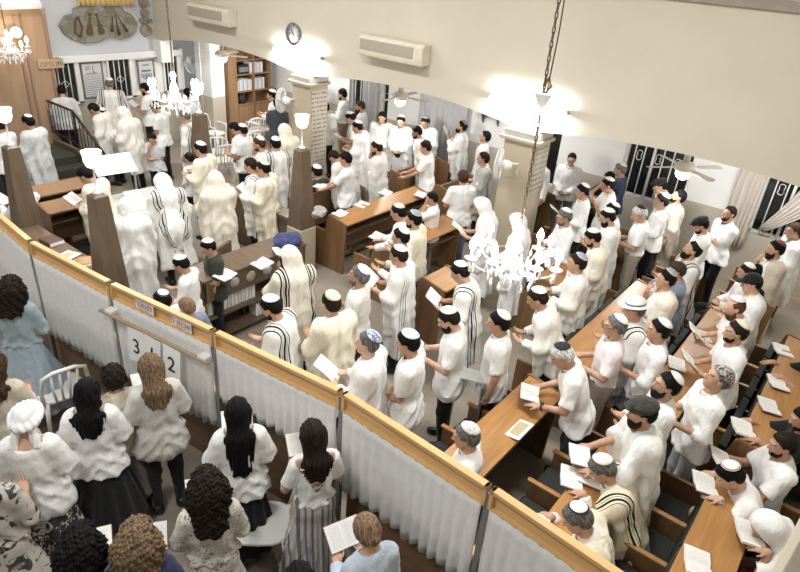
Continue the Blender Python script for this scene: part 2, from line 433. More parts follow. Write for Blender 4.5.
# ------------------------------------------------------------------ hair, beards, head covers (head frame, shared by every head)
def hair_mesh(style):
    def make():
        h = .0075
        if style in ('short', 'thin'):
            t = .016 if style == 'short' else .008
            def f(Q):
                x = Q[:, 0]; zl = np.interp(x, [-.12, -.06, -.02, .01, .03, .055, .085], [-.085, -.07, -.02, -.03, .03, .062, .082]).astype(F32)
                ear = np.sqrt((Q[:, 0]+.004)**2+(Q[:, 2]+.012)**2)-.030
                d = f_cran(Q, t)+.0025*wrinkle(Q, 150)
                d = smax(d, zl-Q[:, 2], .008)
                return np.where(np.abs(Q[:, 1]) > .06, smax(d, -ear, .006), d)
            return npmesh('hair', *surf(f, (-.14, -.12, -.13), (.12, .12, .15), h))
        if style == 'ring':   # a balding man's sides and back
            def f(Q):
                d = f_cran(Q, .010)+.002*wrinkle(Q, 150)
                d = smax(d, -.075-Q[:, 2], .008); d = smax(d, Q[:, 0]-.02-.0*Q[:, 2], .01)
                ear = np.sqrt((Q[:, 0]+.004)**2+(Q[:, 2]+.012)**2)-.030
                d = np.where(np.abs(Q[:, 1]) > .06, smax(d, -ear, .006), d)
                return smax(d, Q[:, 2]-.075, .008)
            return npmesh('hair', *surf(f, (-.14, -.12, -.13), (.12, .12, .15), h))
        if style in ('beard', 'fullbeard'):
            t = .007 if style == 'beard' else .017
            def f(Q):
                d = f_face(Q, t)+.002*wrinkle(Q, 160)
                if style == 'fullbeard': d = smin(d, ell(Q, (.062, 0, -.125), (.035, .042, .035)), .03)
                zl = np.interp(Q[:, 0], [-.02, .015, .05, .075, .10], [.0, -.040, -.072, -.058, -.050]).astype(F32)
                d = smax(d, Q[:, 2]-zl, .006); d = smax(d, .005-Q[:, 0], .008)
                mouth = ell(Q, (.098, 0, -.066), (.03, .024, .013))
                return smax(d, -mouth, .005)
            return npmesh('beard', *surf(f, (-.05, -.11, -.19), (.14, .11, .03), h))
        # women's hair hangs in the body frame; here the forward-facing cap styles
        if style == 'bun':
            def f(Q):
                zl = np.interp(Q[:, 0], [-.12, -.06, .01, .03, .055, .085], [-.085, -.07, -.03, .03, .062, .082]).astype(F32)
                d = smax(f_cran(Q, .014)+.003*np.sin(Q[:, 1]*260+Q[:, 2]*60), zl-Q[:, 2], .01)
                return smin(d, ell(Q, (-.105, 0, -.03), (.032, .050, .042))+.003*np.sin(Q[:, 2]*220+Q[:, 1]*120), .012)
            return npmesh('hair', *surf(f, (-.17, -.12, -.13), (.12, .12, .15), .0065))
        if style == 'curlybun':
            def f(Q):
                d = smin(f_cran(Q, .026), ell(Q, (-.06, 0, -.01), (.085, .10, .10)), .03)
                zl = np.interp(Q[:, 0], [-.16, -.06, .01, .03, .055, .1], [-.12, -.10, -.05, .03, .062, .082]).astype(F32)
                return smax(d, zl-Q[:, 2], .01)+.009*wrinkle(Q, 75)+.004*wrinkle(Q, 170, 2)
            return npmesh('hair', *surf(f, (-.19, -.15, -.17), (.14, .15, .17), .0065))
    return cached(('hair', style), make)
def kippah_mesh(ang=47., tilt=-24., g=.021, th=.005):
    def make():
        n, k = 32, 10; ax = rotm('Y', R(tilt)); v = []; uv = []
        C = np.array([-.012, 0, .022]); rad = np.array([.097+g, .076+g, .092+g])
        for lay in (0, 1):
            for j in range(k+1):
                a = R(ang)*j/k
                for i in range(n):
                    b = 2*math.pi*i/n
                    d = ax@np.array([math.sin(a)*math.cos(b), math.sin(a)*math.sin(b), math.cos(a)])
                    s = 1/np.sqrt(((d/rad)**2).sum())
                    v.append(C+d*(s+(th if lay == 0 else 0)+.004*(1-j/k))); uv.append((i/n, j/k))
        f = []
        for lay in (0, 1):
            o = lay*(k+1)*n
            for j in range(k):
                for i in range(n):
                    q = [o+j*n+i, o+(j+1)*n+i, o+(j+1)*n+(i+1) % n, o+j*n+(i+1) % n]
                    f.append(q if lay == 0 else q[::-1])
        for i in range(n): f.append([k*n+i, (k+1)*n+k*n+i, (k+1)*n+k*n+(i+1) % n, k*n+(i+1) % n])
        return npmesh('kippah', np.array(v), np.array(f), uv=np.array(uv))
    return cached(('kip', ang, tilt, g), make)
def ring_mat(name, base, edge, bands, rough=.8):
    """cap cloth with rings at given radii (bands: list of (from, to)) in the edge colour"""
    if name in MATS: return MATS[name]
    mt, nt, bs = nodes(name)
    uv = N(nt, 'ShaderNodeUVMap'); sp = N(nt, 'ShaderNodeSeparateXYZ'); link(nt, uv.outputs['UV'], sp.inputs[0])
    cr = N(nt, 'ShaderNodeValToRGB'); cr.color_ramp.interpolation = 'CONSTANT'
    e = cr.color_ramp.elements; e[0].position = 0; e[0].color = (*base, 1); e[1].position = 1; e[1].color = (*base, 1)
    for a, b in bands:
        x = e.new(a); x.color = (*edge, 1); x = e.new(min(b, .999)); x.color = (*base, 1)
    link(nt, sp.outputs['Y'], cr.inputs['Fac']); link(nt, cr.outputs['Color'], bs.inputs['Base Color'])
    bs.inputs['Roughness'].default_value = rough
    MATS[name] = mt; return mt
def spot_mat(name, c1, c2, scale, thr=.5, c3=None, kind='voronoi'):
    """cloth printed with irregular patches"""
    if name in MATS: return MATS[name]
    mt, nt, bs = nodes(name)
    tc = N(nt, 'ShaderNodeTexCoord')
    nz = N(nt, 'ShaderNodeTexNoise'); nz.inputs['Scale'].default_value = scale; nz.inputs['Detail'].default_value = 3; nz.inputs['Distortion'].default_value = 1.2
    link(nt, tc.outputs['Object'], nz.inputs['Vector'])
    cr = N(nt, 'ShaderNodeValToRGB'); e = cr.color_ramp.elements
    e[0].position = thr-.02; e[0].color = (*c1, 1); e[1].position = thr+.02; e[1].color = (*c2, 1)
    if c3: x = e.new(min(.98, thr+.12)); x.color = (*c2, 1); x = e.new(min(.99, thr+.14)); x.color = (*c3, 1)
    link(nt, nz.outputs['Fac'], cr.inputs['Fac']); link(nt, cr.outputs['Color'], bs.inputs['Base Color'])
    bs.inputs['Roughness'].default_value = .85; MATS[name] = mt; return mt
def stripe_mat(name, base, dark, bands, axis=1, absolute=True, wob=.0, uv=False):
    """cloth with woven stripes at fixed offsets across the cloth"""
    if name in MATS: return MATS[name]
    mt, nt, bs = nodes(name)
    tc = N(nt, 'ShaderNodeTexCoord'); sp = N(nt, 'ShaderNodeSeparateXYZ')
    if uv:
        um = N(nt, 'ShaderNodeUVMap'); link(nt, um.outputs['UV'], sp.inputs[0]); axis = 0; wob = 0
    else: link(nt, tc.outputs['Object'], sp.inputs[0])
    v = sp.outputs[axis]
    if axis == 2:
        hv = N(nt, 'ShaderNodeMath', operation='MULTIPLY'); link(nt, v, hv.inputs[0]); hv.inputs[1].default_value = .5; v = hv.outputs[0]; bands = [(a*.5, b*.5) for a, b in bands]
    if absolute:
        ab = N(nt, 'ShaderNodeMath', operation='ABSOLUTE'); link(nt, v, ab.inputs[0]); v = ab.outputs[0]
    if wob:
        ma = N(nt, 'ShaderNodeMath', operation='MULTIPLY_ADD'); link(nt, sp.outputs[2], ma.inputs[0]); ma.inputs[1].default_value = wob; link(nt, v, ma.inputs[2]); v = ma.outputs[0]
    cr = N(nt, 'ShaderNodeValToRGB'); cr.color_ramp.interpolation = 'CONSTANT'
    e = cr.color_ramp.elements; e[0].position = 0; e[0].color = (*base, 1); e[1].position = 1; e[1].color = (*base, 1)
    for a, b in bands:
        x = e.new(a); x.color = (*dark, 1); x = e.new(b); x.color = (*base, 1)
    link(nt, v, cr.inputs['Fac']); link(nt, cr.outputs['Color'], bs.inputs['Base Color'])
    bs.inputs['Roughness'].default_value = .85; bs.inputs['Specular IOR Level'].default_value = .2
    folds(nt, bs, tc.outputs['Object'])
    MATS[name] = mt; return mt

# ------------------------------------------------------------------ clothes
def shirt_mesh(J, sleeve, tuck, loose=0., lod=0, yoke=None):
    def make():
        h = (.0125, .019)[lod]; g = .012+loose
        def f(P):
            d = f_torso(P, J, g)
            Q = (P-np.asarray(J['o'], F32))@np.asarray(J['RL'], F32)
            if not J['sit']: d = smin(d, econe(P, J['o']+np.array([-.005, 0, -.0]), J['o']+np.array([-.005, 0, -.12]), .124+g, .148+g, (0, 1, 0), 1.44), .03)
            hem = {'in': .045 if J['sex'] == 'm' else .06, 'out': -.125, 'long': -.24, 'crop': .12}[tuck] if not J['sit'] else -.05
            d = smax(d, hem-Q[:, 2]+.006*np.sin(Q[:, 1]*20), .01)
            for i in (0, 1):
                a, b, w = J['sh'][i], J['el'][i], J['wr'][i]
                if sleeve == 'none': continue
                if sleeve == 'short':
                    e = a+(b-a)*.80; u = (b-a)/np.linalg.norm(b-a)
                    s = cone(P, a, e, .062+loose, .062+loose*1.5); s = smax(s, (P-np.asarray(e, F32))@np.asarray(u, F32), .006)
                elif sleeve == 'wide':
                    e = b; u = (b-a)/np.linalg.norm(b-a)
                    s = cone(P, a, e, .062+loose, .074+loose); s = smax(s, (P-np.asarray(e, F32))@np.asarray(u, F32), .006)
                else:
                    k = {'long': .90, 'elbow': .35}[sleeve]; e = b+(w-b)*k; u = (w-b)/np.linalg.norm(w-b)
                    s = smin(cone(P, a, b, .062+loose, .053+loose), smax(cone(P, b, e, .053+loose, .044+loose), (P-np.asarray(e, F32))@np.asarray(u, F32), .006), .015)
                d = smin(d, s, .035)
            d = d+.006*wrinkle(P, 24)-.011*np.abs(np.sin(27*(Q[:, 2]*.42+.85*np.abs(Q[:, 1]+.02)+.3*Q[:, 0])+1.9*np.sin(8*Q[:, 2]+3*Q[:, 1])))**4*np.clip(1.1-2.0*Q[:, 2], .3, 1)
            if yoke == 'laced':   # open V down the back
                d = smax(d, np.minimum((Q[:, 2]-.20-np.abs(Q[:, 1])*1.9)*.45, -.03-Q[:, 0]), .006)
            nk = cone(Q, (0.02, 0, .47), (.03, 0, .60), .062, .085)
            if yoke == 'wide': nk = np.minimum(nk, ell(Q, (0, 0, .52), (.14, .12, .06)))
            return smax(d, -nk, .008)
        pts = [*J['sh'], *J['el'], J['neck'], J['o']-np.array([0, 0, .26])]+([*J['wr']] if sleeve in ('long', 'elbow') else [])
        lo, hi = bounds(pts, .16+loose); lo[0] = min(lo[0], -.2); hi[0] = max(hi[0], .22)
        return npmesh('shirt', *surf(f, lo, hi, h))
    return cached(('shirt', J['key'], sleeve, tuck, loose, lod, yoke), make)
def collar_mesh(J):
    def make():
        def f(P):
            Q = (P-np.asarray(J['o'], F32))@np.asarray(J['RL'], F32)
            d = cone(Q, (-.004, 0, .485), (0.006, 0, .525), .082, .068)
            d = smax(d, -cone(Q, (-.006, 0, .46), (0.008, 0, .56), .066, .058), .003)
            d = smax(d, Q[:, 2]-.535, .003)
            return smax(d, .478-Q[:, 2]+.0*Q[:, 0], .003)
        lo, hi = bounds([J['T'](0, 0, .48), J['T'](0, 0, .53)], .12)
        return npmesh('collar', *surf(f, lo, hi, .009))
    return cached(('collar', J['sex'], J['sit'], J['lean']), make)
def trousers_mesh(J, lod=0, slim=0.):
    def make():
        def f(P):
            d = ell(P, J['o']+np.array([-.005, 0, -.01]), (.124, .166, .13))
            Q = (P-np.asarray(J['o'], F32))@np.asarray(J['RL'], F32)
            d = smin(d, ell(Q, (0, 0, .03), (.118, .158, .10)), .04)
            for i in (0, 1): d = smin(d, f_leg(P, J, i, .010-slim), .03)
            d = d+.004*wrinkle(P, 24, 3)
            d = smax(d, Q[:, 2]-.075, .01)
            return smax(d, .075-P[:, 2], .008)
        lo, hi = bounds([*J['hip'], *J['kn'], *J['an'], J['T'](0, 0, .08)], .16)
        return npmesh('trousers', *surf(f, lo, hi, (.018, .024)[lod]))
    return cached(('tr', J['sex'], J['sit'], J['lean'], lod, slim), make)
def belt_mesh(J):
    def make():
        def f(P):
            Q = (P-np.asarray(J['o'], F32))@np.asarray(J['RL'], F32)
            d = smin(ell(P, J['o']+np.array([-.005, 0, -.01]), (.138, .182, .14)), ell(Q, (0, 0, .03), (.128, .168, .11)), .04)
            return smax(d, np.abs(Q[:, 2]-.052)-.019, .003)
        lo, hi = bounds([J['T'](0, 0, .05)], (.19, .22, .1)); return npmesh('belt', *surf(f, lo, hi, .011))
    return cached(('belt', J['sit'], J['lean']), make)
def shoes_mesh(J):
    def make():
        f = lambda P: smax(np.minimum(f_foot(P, J, 0, .009), f_foot(P, J, 1, .009)), P[:, 2]-.10, .006)
        lo, hi = bounds([*J['an'], J['an'][0]+np.array([.16, 0, 0])], .08); lo[2] = -.01
        return npmesh('shoes', *surf(f, lo, hi, .013))
    return cached(('shoe', J['sit']), make)
def tallit_mesh(J, hood, lod=0, length=1.):
    """prayer shawl round the shoulders, or drawn up over the head"""
    def make():
        h = (.0125, .020)[lod]; o = J['o']; T = J['T']; sit = J['sit']
        zb = (o[2]-.47*length) if not sit else o[2]-.13
        low = np.array([o[0]-.05, 0, zb])
        def f(P):
            Q = (P-np.asarray(o, F32))@np.asarray(J['RL'], F32)
            d = cone(Q, (-.02, -.165, .445), (-.02, .165, .445), .080, .080)
            d = smin(d, econe(P, T(-.03, 0, .40), low, .125, .17, (0, 1, 0), 1.62), .09)
            d = smin(d, ell(P, np.array([o[0]-.02, 0, o[2]-.06]), (.155, .205, .22)), .10)
            for i in (0, 1):
                e = J['el'][i]; d = smin(d, cone(P, J['sh'][i], e, .078, .070), .07)
                d = smin(d, cone(P, e, e*.6+J['wr'][i]*.4, .066, .056), .05)
                d = smin(d, cone(P, e, np.array([e[0]-.03, e[1]*1.02, max(zb, e[2]-.45)]), .062, .045), .07)   # cloth hanging from the forearms
            th = np.arctan2(P[:, 1], -(P[:, 0]-o[0]-.02)); dep = np.clip((o[2]+.55-P[:, 2])/.9, 0, 1)
            d = d+(.003+.021*dep)*np.sin(th*9+1.5*np.sin(P[:, 2]*4))+.006*np.sin(th*21+P[:, 2]*7)*dep+.005*wrinkle(P, 15, 1)-.017*np.abs(np.sin(17*(Q[:, 2]*.55+.9*np.abs(Q[:, 1]))+1.5*np.sin(6*Q[:, 2])+.8*np.sin(11*Q[:, 1])))**4*np.clip(1.3-dep*1.2, .2, 1)
            fr = P[:, 0]-o[0]-(Q[:, 2]*math.sin(R(J['lean'])))
            if not hood:
                d = smax(d, -(cone(Q, (.03, 0, .42), (.03, 0, .62), .060, .088)), .015)
                d = smin(d, smax(np.abs(cone(Q, (.0, 0, .44), (.0, 0, .52), .118, .082))-.013, Q[:, 0]-.06, .02)+np.maximum(0, Q[:, 2]-.535)+np.maximum(0, .43-Q[:, 2]), .02)
            w = Q[:, 0]-.045-np.abs(Q[:, 1])*.62
            d = smax(d, np.where(Q[:, 2] < .56, w, -1).astype(F32)-.02, .02)
            if hood:
                H = (P-np.asarray(J['hc'], F32))@np.asarray(J['RH'], F32)
                hd = f_cran(H, .030)
                hd = smin(hd, econe(P, J['hc']+J['RH']@np.array([-.03, 0, -.02]), T(-.035, 0, .42), .10, .135, (0, 1, 0), 1.15), .07)
                hd = hd+.005*wrinkle(P, 22, 2)
                face = np.minimum(H[:, 0]-.050-.25*np.maximum(0, H[:, 2]), .20-H[:, 2])
                hd = smax(hd, face, .012)
                d = smin(d, hd, .05)
                d = smax(d, -cone(H, (.14, 0, -.02), (.10, 0, -.16), .085, .07), .012)
            return smax(d, zb-P[:, 2]+.012*np.sin(th*5), .01)
        pts = [*J['sh'], *J['el'], low, T(0, 0, .5)]+([J['hc']+J['RH']@np.array([-.05, 0, .05])] if hood else [])
        lo, hi = bounds(pts, .21); lo[2] = min(zb-.04, lo[2]); hi[1] = max(hi[1], .34); lo[1] = min(lo[1], -.34); lo[0] -= .06
        v, fc = surf(f, lo, hi, h)
        q = (v-o)@J['RL']; xc = .02+np.where(q[:, 2] < 0, 0, 0); th = np.abs(np.arctan2(q[:, 1], -(q[:, 0]-xc)))
        w = np.clip((q[:, 2]-.28)/.15, 0, 1); w = w*w*(3-2*w)
        u = (np.abs(q[:, 1])/.22*w+th/1.15*(1-w))*.11       # a coordinate across the shawl, in metres from the spine
        return npmesh('prayer_shawl', v, fc, uv=np.stack([u*2, v[:, 2]], 1))
    return cached(('tal', J['key'], hood, lod, length), make)
def skirt_mesh(J, z0, flare, folds=14, amp=.018, top=.125):
    def make():
        o = J['o']
        def f(P):
            lowr = .15+flare
            d = econe(P, o+np.array([0, 0, top]), np.array([o[0], 0, z0]), .108, lowr, (0, 1, 0), 1.2)
            Q = (P-np.asarray(o, F32))@np.asarray(J['RL'], F32)
            d = smin(d, ell(P, o+np.array([-.008, 0, -.01]), (.129, .179, .145)), .05)
            th = np.arctan2(P[:, 1], P[:, 0]-o[0]); dep = np.clip((o[2]+top-P[:, 2])/.7, 0, 1)
            d = d+amp*dep*np.sin(th*folds+.8*np.sin(P[:, 2]*5))
            d = smax(d, Q[:, 2]-top, .01)
            return smax(d, z0-P[:, 2], .01)
        r = .26+flare
        return npmesh('skirt', *surf(f, (o[0]-r, -r, z0-.04), (o[0]+r, r, o[2]+top+.05), .018))
    return cached(('skirt', J['key'], z0, flare, folds, amp, top), make)
def longhair_mesh(J, length, style):
    """a woman's hair falling behind the shoulders"""
    def make():
        hc, RH = J['hc'], J['RH']; T = J['T']
        def f(P):
            H = (P-np.asarray(hc, F32))@np.asarray(RH, F32)
            zl = np.interp(H[:, 0], [-.14, .01, .03, .055, .1], [-2., -2., .02, .062, .085]).astype(F32)
            if style == 'curly':
                d = smin(f_cran(H, .036), ell(P, hc+RH@np.array([-.055, 0, -.06]), (.115, .150, .155)), .05)
                d = smin(d, econe(P, hc+RH@np.array([-.06, 0, -.05]), T(-.11, 0, .62-length), .10, .075, (0, 1, 0), 1.5), .05)
            else:
                d = f_cran(H, .017)
                d = smin(d, econe(P, hc+RH@np.array([-.035, 0, -.0]), T(-.085, 0, .50), .082, .060, (0, 1, 0), 1.35), .04)
                if length > .15: d = smin(d, econe(P, T(-.085, 0, .50), T(-.125, 0, .60-length), .060, .034, (0, 1, 0), 2.2), .04)
            d = smax(d, zl-H[:, 2], .012)
            face = np.minimum(H[:, 0]-.005, .05-H[:, 2])
            if style != 'curly': d = smax(d, face, .015)
            else: d = smax(d, np.minimum(H[:, 0]-.03, .06-H[:, 2]), .02)
            if style == 'curly': d = d+.008*wrinkle(P, 70)+.007*wrinkle(P, 165, 2)+.004*np.sin(P[:, 1]*300+6*np.sin(P[:, 2]*40))
            elif style == 'wavy': d = d+.004*np.sin(P[:, 1]*170+2.2*np.sin(P[:, 2]*26+P[:, 1]*30))+.006*wrinkle(P, 34, 1)
            else: d = d+.003*np.sin(P[:, 1]*230+3*np.sin(P[:, 2]*9))+.003*np.sin(P[:, 1]*90+P[:, 2]*6)
            tip = T(0, 0, .60-length)[2]
            return smax(d, tip-P[:, 2]+.015*np.sin(P[:, 1]*60), .01)
        lo, hi = bounds([hc, T(-.12, 0, .58-length)], .2); lo[2] += .12
        return npmesh('hair', *surf(f, lo, hi, .0065))
    return cached(('lh', J['key'], length, style), make)
# ------------------------------------------------------------------ one person
SKIN = {'m': skin_mat('skin_tan', (.50, .30, .20)), 'l': skin_mat('skin_fair', (.62, .40, .29)), 'd': skin_mat('skin_brown', (.36, .20, .12))}
HAIRM = {k: plain('hair_'+n, c, .6, .55, 7, bmp=.5, stretch=(12, 12, 1.5), spec=.12) for k, n, c in [
 ('k', 'black', (.006, .005, .005)), ('d', 'dark_brown', (.016, .010, .007)), ('b', 'brown', (.050, .030, .018)), ('r', 'red_brown', (.10, .045, .02)),
 ('l', 'light_brown', (.20, .13, .08)), ('g', 'grey', (.13, .125, .12)), ('w', 'white', (.55, .54, .52)), ('h', 'highlighted', (.15, .10, .06))]}
CL = {k: cloth('cloth_'+n, c) for k, n, c in [
 ('white', 'white', (.84, .84, .83)), ('off', 'off_white', (.76, .74, .69)), ('lgray', 'pale_grey', (.60, .61, .62)), ('pink', 'pale_pink', (.74, .65, .66)),
 ('blue', 'pale_blue', (.50, .57, .68)), ('gblue', 'grey_blue', (.22, .26, .34)), ('navy', 'navy', (.035, .045, .10)), ('char', 'charcoal', (.055, .06, .07)),
 ('dgreen', 'dark_green', (.035, .042, .030)), ('black', 'black', (.012, .012, .013)), ('beige', 'beige', (.42, .36, .28)), ('khaki', 'khaki', (.30, .25, .18)),
 ('olive', 'dark_olive', (.045, .045, .035)), ('jeans', 'grey_denim', (.14, .16, .20)), ('gray', 'grey_brown', (.16, .14, .12)), ('cream', 'cream_wool', (.80, .755, .64)),
 ('yellow', 'yellowish_cream_wool', (.80, .75, .60)), ('sand', 'beige_linen', (.60, .53, .43)), ('dress', 'blue_grey_cotton', (.33, .40, .44)), ('lace', 'pale_lace', (.62, .60, .55))]}
BL = (.015, .015, .018)
ST = {'white#': stripe_mat('white_wool_black_stripes', (.82, .81, .78), BL, [(.128, .140), (.150, .155), (.166, .184), (.196, .201), (.212, .224)], uv=True),
      'cream#': stripe_mat('cream_wool_black_stripes', (.79, .75, .65), BL, [(.125, .138), (.150, .168), (.178, .183), (.196, .212)], uv=True),
      'yellow#': stripe_mat('yellowish_wool_black_stripes', (.80, .75, .58), BL, [(.165, .180), (.192, .198), (.210, .226), (.240, .246)], uv=True),
      'gray#': stripe_mat('grey_wool_dark_stripes', (.48, .46, .43), (.05, .05, .06), [(.110, .118), (.130, .150), (.160, .166)], uv=True),
      'thin#': stripe_mat('white_wool_grey_stripes', (.80, .79, .77), (.20, .20, .22), [(.15, .158), (.175, .183), (.20, .21)], uv=True),
      'polo#': stripe_mat('white_polo_black_lines', (.80, .80, .79), BL, [(1.10, 1.115), (1.30, 1.312)], axis=2, absolute=False)}
KIPM = {'w': plain('kippah_white', (.82, .81, .78), .7, .05, 60, bmp=.2), 'c': ring_mat('kippah_cream_knit', (.72, .68, .58), (.50, .46, .38), [(.25, .33), (.5, .58), (.75, .83)]),
        'b': plain('kippah_black', (.012, .012, .014), .8, .2, 40), 'g': ring_mat('kippah_grey', (.30, .32, .36), (.45, .47, .52), [(.80, .95)]),
        'u': spot_mat('kippah_blue_print', (.62, .66, .72), (.10, .15, .30), 34, .52), 'p': spot_mat('kippah_colour_print', (.05, .05, .055), (.45, .44, .42), 42, .5, (.25, .12, .10)),
        'r': ring_mat('kippah_red_rim', (.82, .81, .78), (.35, .05, .06), [(.82, .92)]), 'l': spot_mat('kippah_lace', (.80, .79, .76), (.40, .38, .36), 70, .54),
        'k': ring_mat('kippah_black_rim', (.83, .82, .79), (.02, .02, .02), [(.80, .99)]), 'm': ring_mat('kippah_dark_red', (.20, .05, .05), (.12, .03, .03), [(.5, .7)]),
        'e': ring_mat('kippah_cream_silk', (.74, .68, .52), (.60, .54, .40), [(.85, .97)]), 'q': ring_mat('kippah_dark_pale_lines', (.03, .03, .035), (.55, .55, .53), [(.3, .42), (.7, .82)])}
SHOE = plain('shoe_leather', (.012, .011, .011), .35, .2)
BELT = plain('belt_leather', (.015, .012, .010), .35, .2)
STEEL = plain('steel', (.5, .5, .5), .3, .05, metal=1.)
GLASS_FRAME = plain('spectacle_frame', (.02, .02, .02), .3, .1)
def page_mat():
    mt, nt, bs = nodes('printed_pages')
    tc = N(nt, 'ShaderNodeTexCoord'); sp = N(nt, 'ShaderNodeSeparateXYZ'); link(nt, tc.outputs['Object'], sp.inputs[0])
    a = N(nt, 'ShaderNodeMath', operation='MULTIPLY'); link(nt, sp.outputs[0], a.inputs[0]); a.inputs[1].default_value = 1/.0085
    fr = N(nt, 'ShaderNodeMath', operation='FRACT'); link(nt, a.outputs[0], fr.inputs[0])
    gt = N(nt, 'ShaderNodeMath', operation='GREATER_THAN'); link(nt, fr.outputs[0], gt.inputs[0]); gt.inputs[1].default_value = .55
    ab = N(nt, 'ShaderNodeMath', operation='ABSOLUTE'); link(nt, sp.outputs[1], ab.inputs[0])
    c1 = N(nt, 'ShaderNodeMath', operation='COMPARE'); link(nt, ab.outputs[0], c1.inputs[0]); c1.inputs[1].default_value = .062; c1.inputs[2].default_value = .042
    ax = N(nt, 'ShaderNodeMath', operation='ABSOLUTE'); link(nt, sp.outputs[0], ax.inputs[0])
    lt = N(nt, 'ShaderNodeMath', operation='LESS_THAN'); link(nt, ax.outputs[0], lt.inputs[0]); lt.inputs[1].default_value = .072
    nz = N(nt, 'ShaderNodeTexNoise'); nz.inputs['Scale'].default_value = 160; link(nt, tc.outputs['Object'], nz.inputs['Vector'])
    g2 = N(nt, 'ShaderNodeMath', operation='GREATER_THAN'); link(nt, nz.outputs['Fac'], g2.inputs[0]); g2.inputs[1].default_value = .45
    m_ = gt.outputs[0]
    for o in (c1, lt, g2):
        mm = N(nt, 'ShaderNodeMath', operation='MULTIPLY'); link(nt, m_, mm.inputs[0]); link(nt, o.outputs[0], mm.inputs[1]); m_ = mm.outputs[0]
    mx = N(nt, 'ShaderNodeMix', data_type='RGBA'); link(nt, m_, mx.inputs['Factor'])
    mx.inputs[6].default_value = (.80, .79, .76, 1); mx.inputs[7].default_value = (.60, .59, .58, 1)
    link(nt, mx.outputs[2], bs.inputs['Base Color']); bs.inputs['Roughness'].default_value = .8
    return mt
PAGES = page_mat()
COVERS = [plain('book_cover_brown', (.10, .05, .035), .5), plain('book_cover_blue', (.04, .05, .10), .5), plain('book_cover_white', (.70, .68, .64), .5), plain('book_cover_red', (.16, .04, .04), .5)]
def book_meshes():
    def make():
        pg, cv = MB(), MB()
        for s in (1, -1):
            n = 6; top = []; 
            for i in range(n+1):
                y = .128*i/n; top.append((y, .017*math.sin(min(1, i/2.2)*math.pi/2)*(1-.35*i/n)+y*.12))
            poly = top+[(y, y*.12-.001) for y, z in reversed(top)]
            poly = [(s*y, z) for y, z in poly]
            pg.prism(poly, 'x', -.092, .092)
            cv.prism([(0, -.004), (s*.133, .0145), (s*.133, .0105), (0, -.008)], 'x', -.097, .097)
        a = pg.mesh('pages'); b = cv.mesh('cover'); return a, b
    return cached('book', make)
nbook = 0
def open_book(label, loc, yaw, tilt=0., size=1., roll=0.):
    global nbook
    a, b = book_meshes(); nbook += 1
    o = obj('open_book', a, PAGES); obj('cover', b, COVERS[nbook*7 % 4], o)
    o.matrix_world = Matrix.Translation(loc) @ Matrix.Rotation(R(yaw), 4, 'Z') @ Matrix.Rotation(R(-tilt), 4, 'Y') @ Matrix.Rotation(R(roll), 4, 'X') @ Matrix.Scale(size, 4)
    return setp(o, label, 'book', 'open prayer books')
def sheet(label, loc, yaw, tilt=0., w=.2, l=.28):
    mb = MB(); n = 6
    vs = []; fs = []
    for i in range(n+1):
        for j in range(2): vs.append((-l/2+l*i/n, (-w/2, w/2)[j], .012*math.sin(math.pi*i/n)+.004*j))
    for i in range(n): fs.append((2*i, 2*i+1, 2*i+3, 2*i+2))
    k = len(vs); vs += [(x, y, z-.0015) for x, y, z in vs]; fs += [tuple(k+q for q in f)[::-1] for f in fs]
    mb.add(vs, fs); o = mb.build('paper_sheet', PAGES)
    o.matrix_world = Matrix.Translation(loc) @ Matrix.Rotation(R(yaw), 4, 'Z') @ Matrix.Rotation(R(-tilt), 4, 'Y')
    return setp(o, label, 'paper', 'loose printed sheets')
